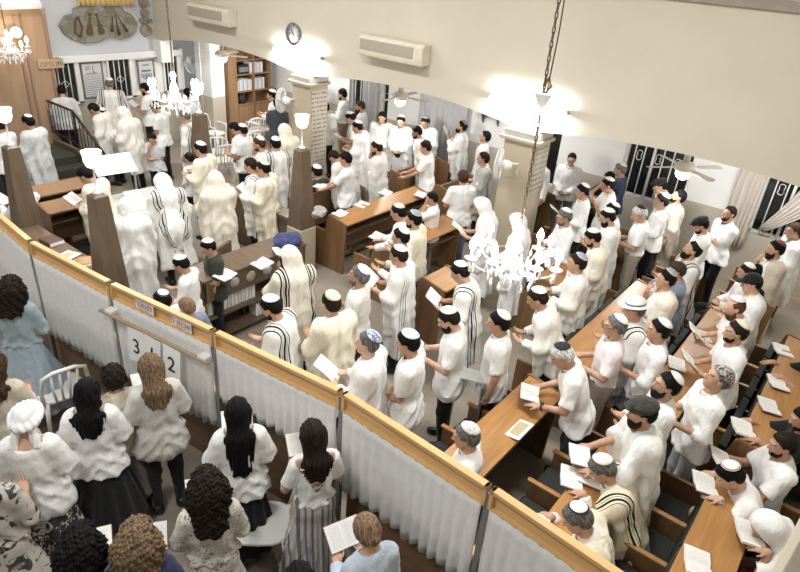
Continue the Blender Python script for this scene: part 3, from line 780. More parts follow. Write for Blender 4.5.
def hat_mesh(kind):
    def make():
        if kind == 'fedora':
            def f(Q):
                d = ell(Q, (-.012, 0, .075), (.108, .090, .078)); d = smax(d, .055-Q[:, 2], .01)
                d = smax(d, -ell(Q, (0, 0, .168), (.09, .02, .025)), .02)
                br = np.sqrt((Q[:, 0]/1.15)**2+Q[:, 1]**2); z = .056+.25*np.maximum(0, br-.10)*np.abs(Q[:, 1])/.15
                return smin(d, smax(np.abs(Q[:, 2]-z)-.005, br-.150, .004), .01)
            return npmesh('hat', *surf(f, (-.2, -.18, .02), (.2, .18, .19), .007))
        if kind == 'band':
            f = lambda Q: smax(ell(Q, (-.012, 0, .075), (.112, .094, .082)), np.abs(Q[:, 2]-.078)-.012, .002)
            return npmesh('hat_band', *surf(f, (-.15, -.13, .03), (.15, .13, .12), .007))
        if kind in ('news', 'flat'):
            def f(Q):
                w = .114 if kind == 'news' else .106
                d = ell(Q, (-.010, 0, .080), (.124, w, .052)); d = smin(d, f_cran(Q, .020), .03); d = smax(d, .045-Q[:, 2]-.22*Q[:, 0], .01)
                br = smax(ell(Q, (.095, 0, .064), (.052, .070, .011)), -.02-Q[:, 0], .005)
                return smin(d, br, .012)+.002*np.cos(np.arctan2(Q[:, 1], Q[:, 0])*8)
            return npmesh('cap', *surf(f, (-.19, -.17, -.05), (.19, .17, .18), .008))
        if kind == 'ball':
            def f(Q):
                d = smax(f_cran(Q, .020), .030-Q[:, 2]-.1*Q[:, 0], .008)
                return smin(d, ell(Q, (.12, 0, .045), (.068, .070, .010)), .01)
            return npmesh('cap', *surf(f, (-.15, -.13, 0), (.22, .13, .16), .008))
        if kind == 'scarf':
            def f(Q):
                d = f_cran(Q, .026)+.003*np.sin(Q[:, 1]*90+Q[:, 2]*40); d = smax(d, np.minimum(Q[:, 0]-.055, .035-Q[:, 2]), .01)
                d = smax(d, -.075-Q[:, 2], .02)
                rg = np.sqrt((np.sqrt(((Q[:, 0]+.03)/1.05)**2+(Q[:, 1])**2)-.098)**2+((Q[:, 2]-.035-.55*(Q[:, 0]+.02))/1.25)**2)-.028
                rg = rg+.004*np.sin(np.arctan2(Q[:, 1], Q[:, 0])*18+Q[:, 2]*60)
                d = smin(d, rg, .012)
                for s in (1, -1):
                    d = smin(d, econe(Q, (-.085, s*.045, -.02), (-.085, s*.085, -.20), .020, .024, (0, 1, 0), 1.5)+.004*np.sin(Q[:, 1]*200), .02)
                return d
            return npmesh('headscarf', *surf(f, (-.2, -.18, -.26), (.16, .18, .2), .0075))
        if kind == 'glasses':
            mb = MB()
            for s in (1, -1):
                pts = [(.118, s*.033+.024*math.cos(a), .002+.019*math.sin(a)) for a in np.linspace(0, 2*math.pi, 13)]
                mb.tube(pts, .0028, 6, False); mb.tube([(.116, s*.058, .006), (.06, s*.078, .008), (-.01, s*.083, .002)], .0028, 6)
            mb.tube([(.118, -.010, .004), (.119, .010, .004)], .0028, 6); return mb.mesh('glasses')
    return cached(('hat', kind), make)
HATM = {'fedora': cloth('straw_white', (.78, .75, .67)), 'news': cloth('cap_dark_olive_wool', (.040, .038, .030), .25), 'flat': cloth('cap_black_wool', (.014, .013, .013), .3), 'ball': cloth('cap_black_cotton', (.012, .012, .013), .3)}
nper = 0
def person(px, label, yaw=195, arms='bk', s=1., top='tee white', legs='black', hair='k', kip='w', over='', lean=0, hp=14, hy=0, z0=0., sex='m', who=None,
           sk='m', tuck='out', glasses=False, belt=False, bookkind='book', xy=None, lh=None, coll=None, tl=1., bsize=1., watch=None):
    global nper
    nper += 1
    J = pose(sex, arms, lean, hp, hy)
    c, sn = math.cos(R(yaw)), math.sin(R(yaw)); t = J['top']*s
    if xy is None: p = at(px[0], px[1], t[2]+z0)
    else: p = np.array(xy)
    base = (p[0]-(c*t[0]-sn*t[1]), p[1]-(sn*t[0]+c*t[1]), z0)
    if xy is not None: base = (xy[0], xy[1], z0)
    dist = math.dist(base, (0, 0, CAMH)); lod = 0 if dist < 8.2 else 1
    o = obj('person', body_mesh(J, lod), SKIN[sk], loc=base, rot=(0, 0, R(yaw))); o.scale = (s, s, s)
    setp(o, label, 'person', "worshippers in the men's hall" if sex == 'm' else 'women behind the partition')
    hm = Matrix.Translation(J['hc']) @ Matrix([list(r) for r in J['RH']]).to_4x4()
    def onhead(name, me, mat):
        x = obj(name, me, mat, o); x.matrix_local = hm; return x
    def on(name, me, mat): return obj(name, me, mat, o)
    if hair and hair[0] != 'x':
        hc_ = HAIRM[hair[0]]
        if lh: on('hair', longhair_mesh(J, *lh), hc_)
        elif 'B' in hair: onhead('hair', hair_mesh('bun'), hc_)
        elif 'C' in hair: onhead('hair', hair_mesh('curlybun'), hc_)
        else: onhead('hair', hair_mesh('thin' if 't' in hair else 'ring' if 'o' in hair else 'short'), hc_)
        if '+' in hair: onhead('beard', hair_mesh('fullbeard' if '++' in hair else 'beard'), HAIRM['d'] if hair[0] == 'k' else hc_)
    if kip in KIPM: onhead('kippah', kippah_mesh(*((78., -22., .019) if kip == 'p' else (40., -30.) if kip in 'bkr' else (46., -27.) if nper % 3 else (43., -34.))), KIPM[kip])
    elif kip in HATM:
        h_ = onhead('hat' if kip == 'fedora' else 'cap', hat_mesh(kip), HATM[kip])
        if kip == 'fedora': obj('hat_band', hat_mesh('band'), CL['jeans'], h_)
        if kip == 'ball':
            mb = MB(); mb.box(-.118, -.112, -.018, .018, .070, .078); mb.box(-.118, -.112, -.008, .022, .080, .086)
            mb.build('cap_emblem', CL['white'], h_)
    elif kip == 'scarf': onhead('headscarf', hat_mesh('scarf'), CL['white'])
    if glasses: onhead('glasses', hat_mesh('glasses'), GLASS_FRAME)
    kind, col = top.split()
    if over: tuck = 'in'
    if sex == 'w' and 'skirt' in legs and kind == 'laced': tuck = 'in'
    tm = ST.get(col) or CL.get(col) or MATS[col]
    sl = {'tee': 'short', 'polo': 'short', 'shirt': 'long', 'half': 'elbow', 'wide': 'wide', 'laced': 'short', 'widelong': 'wide'}[kind]
    sm = on('shirt' if sex == 'm' else 'blouse', shirt_mesh(J, sl, tuck, {'wide': .014, 'widelong': .012, 'shirt': .004, 'laced': -.004}.get(kind, .008), lod, 'laced' if kind == 'laced' else 'wide' if kind == 'wide' else None), tm)
    if (kind in ('polo', 'shirt', 'half') or coll) and sex == 'm' and not over.startswith('h'): obj('collar', collar_mesh(J), CL[coll] if coll else tm, sm)
    if kind == 'laced':
        mb = MB(); T = J['T']
        for q in range(4):
            z = .26+.06*q; w = .035+.028*q
            mb.tube([T(-.118, -w, z), T(-.128, 0, z+.02), T(-.112, w+.02, z+.055)], .005, 5); mb.tube([T(-.118, w, z), T(-.128, 0, z+.02), T(-.112, -w-.02, z+.055)], .005, 5)
        mb.build('lacing', tm, sm)
    if legs:
        if legs.startswith('skirt'):
            _, mn, z_, fl, fo = legs.split(','); on('skirt', skirt_mesh(J, float(z_), float(fl), int(fo)), CL.get(mn) or MATS[mn])
        else:
            on('trousers' if sex == 'm' else 'leggings', trousers_mesh(J, lod, 0 if sex == 'm' else .003), CL[legs])
            if belt: on('belt', belt_mesh(J), BELT)
        on('shoes', shoes_mesh(J), SHOE)
    if over:
        hood = over[0] == 'h'; cm = over.split()[1]
        on('prayer_shawl', tallit_mesh(J, hood, lod, tl), ST.get(cm) or CL[cm])
    if watch:
        for i in (0, 1):
            W_ = Vector(J['wr'][i]); E_ = Vector(J['el'][i]); c_ = W_+(E_-W_)*.10
            mb = MB(); Mw = rot_to(c_, W_); mb.lathe([(.0335, -.010), (.038, -.008), (.038, .008), (.0335, .010)], n=18, M=Mw, caps=False); mb.lathe([(.001, 0), (.019, 0), (.019, .007), (.001, .008)], n=16, M=rot_to(c_+Vector(J['pn'][i])*-.036, c_+Vector(J['pn'][i])*-.06))
            w_ = mb.build('wristwatch', watch, o)
            if i == 1 or watch is BELT: break
    if arms in BOOKS and who:
        bx, by, bz, ti = BOOKS[arms]; q = J['o']+np.array([bx, by, bz])
        if arms not in ('lg', 'slg', 'sbk'): q = J['o']+J['RL']@np.array([bx, by, bz])
        q = q*s; w = (base[0]+c*q[0]-sn*q[1], base[1]+sn*q[0]+c*q[1], z0+q[2])
        if bookkind == 'book': open_book('open white prayer book '+who, w, yaw, ti, bsize)
        else: sheet('printed white sheet '+who, w, yaw, ti)
    return o
# ------------------------------------------------------------------ the hall
def struct(o): o['kind'] = 'structure'; return o
def tiles(name, c1, c2, grout, size, rough=.35):
    mt, nt, bs = nodes(name)
    tc = N(nt, 'ShaderNodeTexCoord'); br = N(nt, 'ShaderNodeTexBrick'); br.offset = 0
    br.inputs['Scale'].default_value = 1; br.inputs['Mortar Size'].default_value = .004; br.inputs['Brick Width'].default_value = size; br.inputs['Row Height'].default_value = size
    br.inputs['Color1'].default_value = (*c1, 1); br.inputs['Color2'].default_value = (*c2, 1); br.inputs['Mortar'].default_value = (*grout, 1)
    link(nt, tc.outputs['Object'], br.inputs['Vector'])
    nz = N(nt, 'ShaderNodeTexNoise'); nz.inputs['Scale'].default_value = 9; nz.inputs['Detail'].default_value = 6; link(nt, tc.outputs['Object'], nz.inputs['Vector'])
    mx = N(nt, 'ShaderNodeMix', data_type='RGBA', blend_type='MULTIPLY'); mx.inputs['Factor'].default_value = .35
    link(nt, br.outputs['Color'], mx.inputs[6]); link(nt, nz.outputs['Fac'], mx.inputs[7]); link(nt, mx.outputs[2], bs.inputs['Base Color'])
    bs.inputs['Roughness'].default_value = rough; return mt
def plaster(name, c, dado=None, zsplit=1.25):
    mt, nt, bs = nodes(name)
    tc = N(nt, 'ShaderNodeTexCoord'); nz = N(nt, 'ShaderNodeTexNoise'); nz.inputs['Scale'].default_value = 1.3; nz.inputs['Detail'].default_value = 6
    link(nt, tc.outputs['Object'], nz.inputs['Vector'])
    cr = N(nt, 'ShaderNodeValToRGB'); cr.color_ramp.elements[0].color = (*[x*.93 for x in c], 1); cr.color_ramp.elements[1].color = (*c, 1)
    cr.color_ramp.elements[0].position = .3; cr.color_ramp.elements[1].position = .7
    link(nt, nz.outputs['Fac'], cr.inputs['Fac']); out = cr.outputs['Color']
    if dado:
        sp = N(nt, 'ShaderNodeSeparateXYZ'); link(nt, tc.outputs['Object'], sp.inputs[0])
        lt = N(nt, 'ShaderNodeMath', operation='LESS_THAN'); link(nt, sp.outputs[2], lt.inputs[0]); lt.inputs[1].default_value = zsplit
        mx = N(nt, 'ShaderNodeMix', data_type='RGBA'); link(nt, lt.outputs[0], mx.inputs['Factor']); link(nt, out, mx.inputs[6]); mx.inputs[7].default_value = (*dado, 1); out = mx.outputs[2]
    link(nt, out, bs.inputs['Base Color']); bs.inputs['Roughness'].default_value = .75
    n2 = N(nt, 'ShaderNodeTexNoise'); n2.inputs['Scale'].default_value = 60; link(nt, tc.outputs['Object'], n2.inputs['Vector']); bump(nt, bs, n2.outputs['Fac'], .06)
    return mt
M_FLOOR = tiles('floor_terrazzo', (.37, .32, .26), (.355, .305, .245), (.30, .26, .215), .33)
M_CREAM = plaster('plaster_cream', (.60, .55, .455))
M_BLUEGREY = plaster('plaster_blue_grey', (.56, .57, .60))
M_WALL = plaster('plaster_white_beige_dado', (.80, .80, .79), (.47, .42, .35))
M_WHITE = plaster('plaster_white', (.82, .82, .81))
M_STONE = plaster('stone_beige', (.50, .43, .32)); M_STONE_D = plaster('stone_beige_greyer', (.47, .42, .34))  # second stone, slightly greyer, for the capitals
M_BEAM = wood('wood_honey', (.74, .46, .20), .86, 2.5, 'x', .3)
M_PEW = wood('wood_pew', (.47, .235, .08), .74, 3, 'y', .35)
M_PEWX = wood('wood_pew_panel', (.24, .135, .062), .66, 3, 'z', .4)
M_DARKW = wood('wood_dark', (.165, .115, .075), .6, 3, 'z', .4)
M_DARKWX = wood('wood_dark_rail', (.175, .12, .08), .6, 3, 'x', .3)
M_ARK = wood('wood_ark', (.43, .29, .19), .82, 1.6, 'z', .45)
M_ARKD = wood('wood_ark_darker', (.33, .22, .15), .82, 1.6, 'z', .5)  # darker tone of the ark wood for the stiles
M_SHELF = wood('wood_bookcase', (.33, .19, .10), .75, 2.5, 'z', .45)
M_DOOR = wood('wood_brown_board', (.22, .13, .075), .7, 2.5, 'x', .5)
M_UPH = plain('upholstery_dark_olive', (.022, .022, .018), .7, .25, 30, bmp=.2)
M_IRON = plain('black_iron', (.015, .014, .014), .4, .2)
M_GREY = plain('grey_steel_post', (.20, .20, .205), .4, .1)
M_PLASTIC = plain('white_plastic', (.80, .79, .77), .35, .03)
M_CREAMPL = plain('cream_plastic', (.66, .61, .50), .4, .04)
M_DARKPL = plain('grey_plastic_grille', (.42, .38, .31), .5, .08, 60)
M_NIGHT = plain('night_glass', (.018, .019, .020), .08, .3)
M_BARS = plain('white_painted_bars', (.78, .77, .74), .4, .04)
M_CURT = cloth('curtain_grey', (.46, .45, .46)); M_SHEER = cloth('curtain_white_sheer', (.86, .86, .85))
M_SHEER.node_tree.nodes['Bump'].inputs['Strength'].default_value = .2
_nt = M_SHEER.node_tree; _b = _nt.nodes['Principled BSDF']; _o = _nt.nodes['Material Output']
_t = N(_nt, 'ShaderNodeBsdfTranslucent'); _t.inputs['Color'].default_value = (.84, .84, .83, 1); _x = N(_nt, 'ShaderNodeMixShader'); _x.inputs[0].default_value = .28
link(_nt, _b.outputs[0], _x.inputs[1]); link(_nt, _t.outputs[0], _x.inputs[2]); link(_nt, _x.outputs[0], _o.inputs['Surface'])
M_GOLD = cloth('curtain_gold', (.72, .52, .22)); M_VELVET = cloth('velvet_navy', (.035, .045, .13), .3)
M_INK = plain('ink_black', (.02, .02, .022), .6, .1); M_INKRED = plain('ink_faded_red', (.50, .26, .32), .6, .1)
M_PAPER = plain('paper_white', (.84, .84, .83), .8, .02)
M_TUBE = emit('fluorescent_tube', (.93, .97, 1.), 22.)
M_BULB = emit('candle_bulb', (1., .97, .90), 45.)
M_BULBW = emit('warm_candle_bulb', (1., .82, .55), 9.)
M_GLASSLIT = emit('lamp_shade_lit', (1., .80, .52), 2.2, (.80, .72, .58))
M_CRYSTAL = plain('crystal', (.85, .86, .88), .06, .03, spec=.8)
M_CHAIN = plain('aged_brass_chain', (.16, .12, .07), .4, .2, metal=.7)
BK0 = dict(n=0)

# floor, ceilings, walls
struct(MB().box(-17, 1.8, -1.5, 12.2, -.12, 0).build('floor', M_FLOOR))
NAVE_H = 6.2
struct(MB().box(-14.9, 1.6, -1.4, 8.9, NAVE_H, NAVE_H+.12).build('ceiling_nave', M_WHITE))
struct(MB().box(-14.9, 1.6, 9.15, 12.0, 2.82, 2.95).build('ceiling_aisle', M_WHITE))
# the arcade wall: shallow arches springing from the pillars
PX = [-14.2, -9.3, -4.4, .5]
def soffit(x):
    k = (x+14.2)/4.9; t = k-math.floor(k); return 2.48+.22*(1-(2*t-1)**2)
poly = [(-14.4, NAVE_H)]+[(x, soffit(x)) for x in np.linspace(-14.2, 1.6, 65)]+[(1.6, NAVE_H)]
poly = [(-14.4, 2.48)]+poly[1:]+[(-14.4, NAVE_H)]
struct(MB().prism(poly, 'y', 8.88, 9.12).build('wall_arcade', M_CREAM))
struct(MB().box(-14.4, 1.6, 8.82, 8.88, 4.52, 4.64).build('trim_1', plain('moulding_brown_grey', (.30, .26, .21), .6), bevel=.01))
struct(MB().box(-14.6, -14.4, 4.0, 8.9, 2.25, NAVE_H).build('wall_front_upper', M_BLUEGREY))
struct(MB().box(-14.75, -14.4, 4.0, 9.6, 0, 2.25).build('wall_front', M_WALL))
struct(MB().box(-14.6, -14.4, -1.4, 4.0, 0, NAVE_H).build('wall_front_women', M_CREAM))
struct(MB().box(-14.4, -14.28, 6.32, 9.5, 2.10, 2.25).build('trim_2', M_WHITE, bevel=.015))
struct(MB().box(-13.75, -13.3, 9.62, 10.0, 0, 2.82).build('pillar_aisle', M_WALL))
struct(MB().box(-13.9, -13.7, 9.6, 12.0, 0, 2.95).build('wall_aisle_end', M_WALL))
struct(MB().box(1.5, 1.7, -1.4, 12.0, 0, NAVE_H).build('wall_back', M_CREAM))
# far wall with openings for the windows: x0, x1, sill
WIN = [(-10.75, -10.22, .95), (-9.75, -9.5, .9), (-8.5, -7.25, .95), (-5.36, -5.02, .75), (-3.72, -2.5, 1.02), (-1.32, -.25, .98)]
WTOP = 2.35; edges = [-13.9]
mb = MB()
for x0, x1, zs in WIN:
    mb.box(edges[-1], x0, 11.8, 12.0, 0, 2.95); mb.box(x0, x1, 11.8, 12.0, 0, zs); mb.box(x0, x1, 11.8, 12.0, WTOP, 2.95); edges.append(x1)
mb.box(edges[-1], 1.6, 11.8, 12.0, 0, 2.95)
struct(mb.build('wall_far', M_WALL))
struct(MB().box(-13.7, 1.5, 11.785, 11.8, 0, .09).build('baseboard_far', M_STONE))
for i, (x0, x1, zs) in enumerate(WIN):
    w = struct(MB().box(x0, x1, 11.96, 11.98, zs, WTOP).build('window_%d' % (i+1), M_NIGHT))
    fr = MB()
    for a, b, c, d in ((x0, x0+.035, zs, WTOP), (x1-.035, x1, zs, WTOP), (x0, x1, zs, zs+.04), (x0, x1, WTOP-.04, WTOP)): fr.box(a, b, 11.90, 11.95, c, d)
    fr.build('window_frame', M_BARS, w)
    gr = MB(); n = max(1, int((x1-x0)/.2))
    for k in range(1, n+1 if n > 1 else 1):
        x = x0+(x1-x0)*k/(n+.0 if n == 1 else n+1); gr.tube([(x, 11.83, zs), (x, 11.83, WTOP)], .012, 6)
    if x1-x0 > .8:
        for k in range(1, n, 2):
            x = x0+(x1-x0)*(k+.5)/(n+1); z = 1.82
            for q in (-1, 1):
                gr.tube([(x+q*.075*math.cos(a)*(.4+.6*abs(math.sin(a))), 11.83, z+q*.0+.09*math.sin(a)*q) for a in np.linspace(-.5, 3.6, 12)], .008, 5)
        gr.tube([(x0+(x1-x0)*.42, 11.87, zs), (x0+(x1-x0)*.42, 11.87, WTOP)], .028, 6)
    gr.build('window_bars', M_BARS, w)
# front wall windows under the white lintel
for i, (y0, y1, z0, z1) in enumerate([(6.34, 6.84, 1.26, 2.10), (7.62, 8.12, 1.26, 2.10), (9.04, 9.38, 1.28, 2.08)]):
    w = struct(MB().box(-14.40, -14.385, y0, y1, z0, z1).build('window_%d' % (i+7), M_NIGHT))
    fr = MB()
    for a, b, c, d in ((y0-.04, y0, z0-.04, z1), (y1, y1+.10, z0-.04, z1), (y0-.04, y1+.10, z0-.05, z0)): fr.box(-14.40, -14.34, a, b, c, d)
    fr.build('window_frame', M_BARS, w)
    gr = MB()
    for k in (1, 2, 3): y = y0+(y1-y0)*k/4; gr.tube([(-14.36, y, z0), (-14.36, y, z1)], .013, 6)
    yc = (y0+y1)/2
    gr.tube([(-14.355, yc-.09, 1.66), (-14.355, yc, 1.58), (-14.355, yc+.09, 1.66), (-14.355, yc, 1.74), (-14.355, yc-.09, 1.66)], .009, 5)
    gr.build('window_bars', M_BARS, w)
# pillars
def engraved(name, c):
    mt, nt, bs = nodes(name)
    tc = N(nt, 'ShaderNodeTexCoord'); sp = N(nt, 'ShaderNodeSeparateXYZ'); link(nt, tc.outputs['Object'], sp.inputs[0])
    a = N(nt, 'ShaderNodeMath', operation='MULTIPLY'); link(nt, sp.outputs[2], a.inputs[0]); a.inputs[1].default_value = 1/.085
    fr = N(nt, 'ShaderNodeMath', operation='FRACT'); link(nt, a.outputs[0], fr.inputs[0])
    gt = N(nt, 'ShaderNodeMath', operation='GREATER_THAN'); link(nt, fr.outputs[0], gt.inputs[0]); gt.inputs[1].default_value = .62
    mp = N(nt, 'ShaderNodeMapping'); mp.inputs['Scale'].default_value = (4, 22, 2); link(nt, tc.outputs['Object'], mp.inputs['Vector'])
    nz = N(nt, 'ShaderNodeTexNoise'); nz.inputs['Scale'].default_value = 1.5; link(nt, mp.outputs['Vector'], nz.inputs['Vector'])
    g2 = N(nt, 'ShaderNodeMath', operation='GREATER_THAN'); link(nt, nz.outputs['Fac'], g2.inputs[0]); g2.inputs[1].default_value = .46
    mm = N(nt, 'ShaderNodeMath', operation='MULTIPLY'); link(nt, gt.outputs[0], mm.inputs[0]); link(nt, g2.outputs[0], mm.inputs[1])
    mx = N(nt, 'ShaderNodeMix', data_type='RGBA'); link(nt, mm.outputs[0], mx.inputs['Factor']); mx.inputs[6].default_value = (*c, 1); mx.inputs[7].default_value = (*[x*.42 for x in c], 1)
    link(nt, mx.outputs[2], bs.inputs['Base Color']); bs.inputs['Roughness'].default_value = .6; return mt
M_NAMES = engraved('stone_with_engraved_lines', (.50, .45, .37))
for i, x in enumerate(PX[1:3]):
    w = .5 if i == 0 else .56
    p = struct(MB().box(x-w/2, x+w/2, 8.80, 9.30, 0, 2.36).build('pillar_%d' % (i+1), M_STONE, bevel=.012))
    struct(MB().box(x+w/2+.001, x+w/2+.012, 8.84, 9.26, .2 if i == 0 else 1.55, 2.25).build('plaque', M_NAMES, p))
    MB().box(x-w/2-.06, x+w/2+.06, 8.72, 9.32, 2.34, 2.40).build('capital', M_STONE_D, p, bevel=.012)
    MB().box(x-w/2, x+w/2+.02, 8.76, 9.30, 2.40, 2.50).build('capital_block', plain('grey_beige_box', (.46, .42, .36), .5), p, bevel=.01)
struct(MB().box(-14.4, -14.1, 8.82, 9.15, 2.0, 2.5).build('pillar_3', M_WHITE))
# a near pillar of the same kind, at the right edge
struct(MB().box(.36, .78, 3.05, 3.45, 0, 2.6).build('pillar_4', M_CREAM, bevel=.012))

# fluorescent fittings on the arcade wall
def tube_light(label, x0, x1, z, lum):
    t = empty('tube_light', ((x0+x1)/2, 8.88, z)); setp(t, label, 'lamp', 'wall tube lights')
    L = (x1-x0)/2
    MB().box(-L, L, -.045, 0, -.03, .03).build('fitting', M_PLASTIC, t, bevel=.006)
    MB().tube([(-L+.05, -.075, 0), (L-.05, -.075, 0)], .019, 10).build('tube', M_TUBE, t)
    mb = MB(); mb.box(-L, -L+.05, -.10, 0, -.03, .03); mb.box(L-.05, L, -.10, 0, -.03, .03); mb.build('end_cap', M_PLASTIC, t, bevel=.005)
    l = bpy.data.lights.new('tube_lamp', 'AREA'); l.shape = 'RECTANGLE'; l.size = 2*L-.1; l.size_y = .05; l.energy = lum; l.color = (.95, .98, 1.)
    lo = bpy.data.objects.new('tube_lamp', l); COL.objects.link(lo); lo.parent = t; lo.location = (0, -.115, 0); lo.rotation_euler = (R(75), 0, 0)
tube_light('lit white tube light on the cream wall under the round clock', -10.1, -8.78, 2.90, 60)
tube_light('lit white tube light on the cream wall behind the chandelier chain', -5.06, -3.74, 2.90, 60)
# air conditioners
def aircon(label, xc, z):
    t = empty('air_conditioner', (xc, 8.876, z)); setp(t, label, 'air conditioner', 'wall air conditioners')
    b = MB(); b.prism([(0, -.16), (-.20, -.16), (-.22, -.10), (-.22, .13), (-.18, .17), (0, .17)], 'x', -.70, .70); b.build('casing', M_CREAMPL, t, bevel=.012)
    g = MB(); g.box(-.66, .50, -.230, -.222, -.07, .11)
    for k in range(7): g.box(-.66, .50, -.238, -.23, -.06+.024*k, -.052+.024*k)
    g.build('grille', M_DARKPL, t)
    MB().box(-.70, .70, -.215, -.12, -.17, -.158).build('air_flap', M_DARKPL, t)
    MB().box(.55, .70, -.232, -.221, -.08, .12).build('side_panel', plain('cream_panel', (.62, .57, .46), .4), t)
aircon('cream wall air conditioner between the clock and the chandelier chain', -7.02, 3.31)
aircon('cream wall air conditioner left of the round clock', -12.0, 3.30)
# clock
t = empty('wall_clock', (-9.58, 8.88, 3.22)); setp(t, 'round wall clock with dark rim above the left tube light', 'clock')
mx_ = Matrix.Rotation(R(90), 4, 'X')
MB().lathe([(.205, 0), (.215, .03), (.20, .045), (.185, .04), (.185, 0)], n=32, M=mx_).build('rim', plain('clock_rim_grey', (.13, .13, .14), .3), t)
MB().lathe([(.186, .018), (.0005, .0185)], n=32, M=mx_).build('dial', plain('clock_dial', (.66, .66, .65), .5), t)
mk = MB()
for k in range(12):
    a = math.pi*k/6; Mx = Matrix.Rotation(a, 4, 'Y'); L_ = .04 if k % 3 == 0 else .025
    mk.box(-.006, .006, -.024, -.0195, .165-L_, .165, Mx)
mk.build('hour_marks', M_INK, t)
MB().box(-.007, .007, -.030, -.026, -.03, .14, Matrix.Rotation(R(-28), 4, 'Y')).build('minute_hand', M_INK, t)
MB().box(-.009, .009, -.026, -.022, -.02, .09, Matrix.Rotation(R(158), 4, 'Y')).build('hour_hand', M_INK, t)

# ceiling fans of the aisle
def ceiling_fan(label, x, y, z, ang):
    t = empty('ceiling_fan', (x, y, z)); setp(t, label, 'fan', 'ceiling fans of the side aisle')
    MB().lathe([(.001, .10), (.10, .10), (.16, .05), (.165, -.01), (.12, -.05), (.001, -.05)], n=24).build('motor', M_CREAMPL, t)
    MB().lathe([(.05, .10), (.045, .30), (.02, .30), (.02, 2.82-z), (.001, 2.82-z)], n=12).build('stem', M_CREAMPL, t)
    MB().lathe([(.10, -.05), (.115, -.09), (.09, -.14), (.04, -.17), (.001, -.172)], n=20).build('lamp_bowl', emit('fan_lamp', (1, .98, .93), 6.), t)
    for k in range(4):
        mb = MB(); a = R(ang+90*k); Mx = Matrix.Rotation(a, 4, 'Z') @ Matrix.Rotation(R(10), 4, 'X')
        mb.prism([(.12, -.03), (.24, -.05), (.62, -.065), (.66, -.03), (.66, .03), (.62, .065), (.24, .05), (.12, .03)], 'z', .015, .024, Mx)
        mb.build('blade', plain('fan_blade_cream', (.60, .56, .48), .4), t, bevel=.003)
    l = bpy.data.lights.new('fan_light', 'POINT'); l.energy = 45; l.shadow_soft_size = .1; l.color = (1, .98, .94)
    lo = bpy.data.objects.new('fan_light', l); COL.objects.link(lo); lo.parent = t; lo.location = (0, 0, -.24)
ceiling_fan('white ceiling fan with lamp in front of the bookcase', -12.55, 9.4, 2.38, 20)
ceiling_fan('cream ceiling fan with lamp before the grey curtain', -7.9, 10.2, 2.21, 8)
ceiling_fan('cream ceiling fan with lamp above the barred window at right', -2.25, 10.15, 2.20, 52)
# unseen area lights without fittings, added under the ceiling to brighten nave and women's side
for i, (x, y) in enumerate([(-10.5, 5.0), (-6.2, 5.0), (-1.8, 5.0), (-7.6, .0), (-2.6, -.1)]):
    l = bpy.data.lights.new('nave_fill_light', 'AREA'); l.shape = 'RECTANGLE'; l.size = 1.5; l.size_y = .5; l.energy = 170 if y > 3 else 140; l.color = (1, 1, .985)
    lo = bpy.data.objects.new('nave_fill_light', l); COL.objects.link(lo); lo.location = (x, y, NAVE_H-.08)
W = bpy.data.worlds.new('ambient_fill'); SC.world = W; W.use_nodes = True  # uniform ambient light added from all round as fill
W.node_tree.nodes['Background'].inputs[0].default_value = (1, .99, .97, 1); W.node_tree.nodes['Background'].inputs[1].default_value = .19
SC.view_settings.view_transform = 'Standard'; SC.view_settings.look = 'None'; SC.view_settings.gamma = 1; SC.view_settings.exposure = .12

for i, x in enumerate((-11.2, -5.6, -.6)):  # fill lights added below the aisle ceiling to brighten it, no fittings modelled
    l = bpy.data.lights.new('aisle_fill_light', 'AREA'); l.shape = 'RECTANGLE'; l.size = 1.2; l.size_y = .2; l.energy = 42; l.color = (1, .99, .97)
    lo = bpy.data.objects.new('aisle_fill_light', l); COL.objects.link(lo); lo.location = (x, 10.5, 2.78)
def DROP(s): return cached(('drop', s), lambda: MB().lathe([(.001, -.03*s), (.011*s, -.06*s), (.018*s, -.09*s), (.010*s, -.12*s), (.001, -.13*s)], n=6).mesh('crystal_drop'))
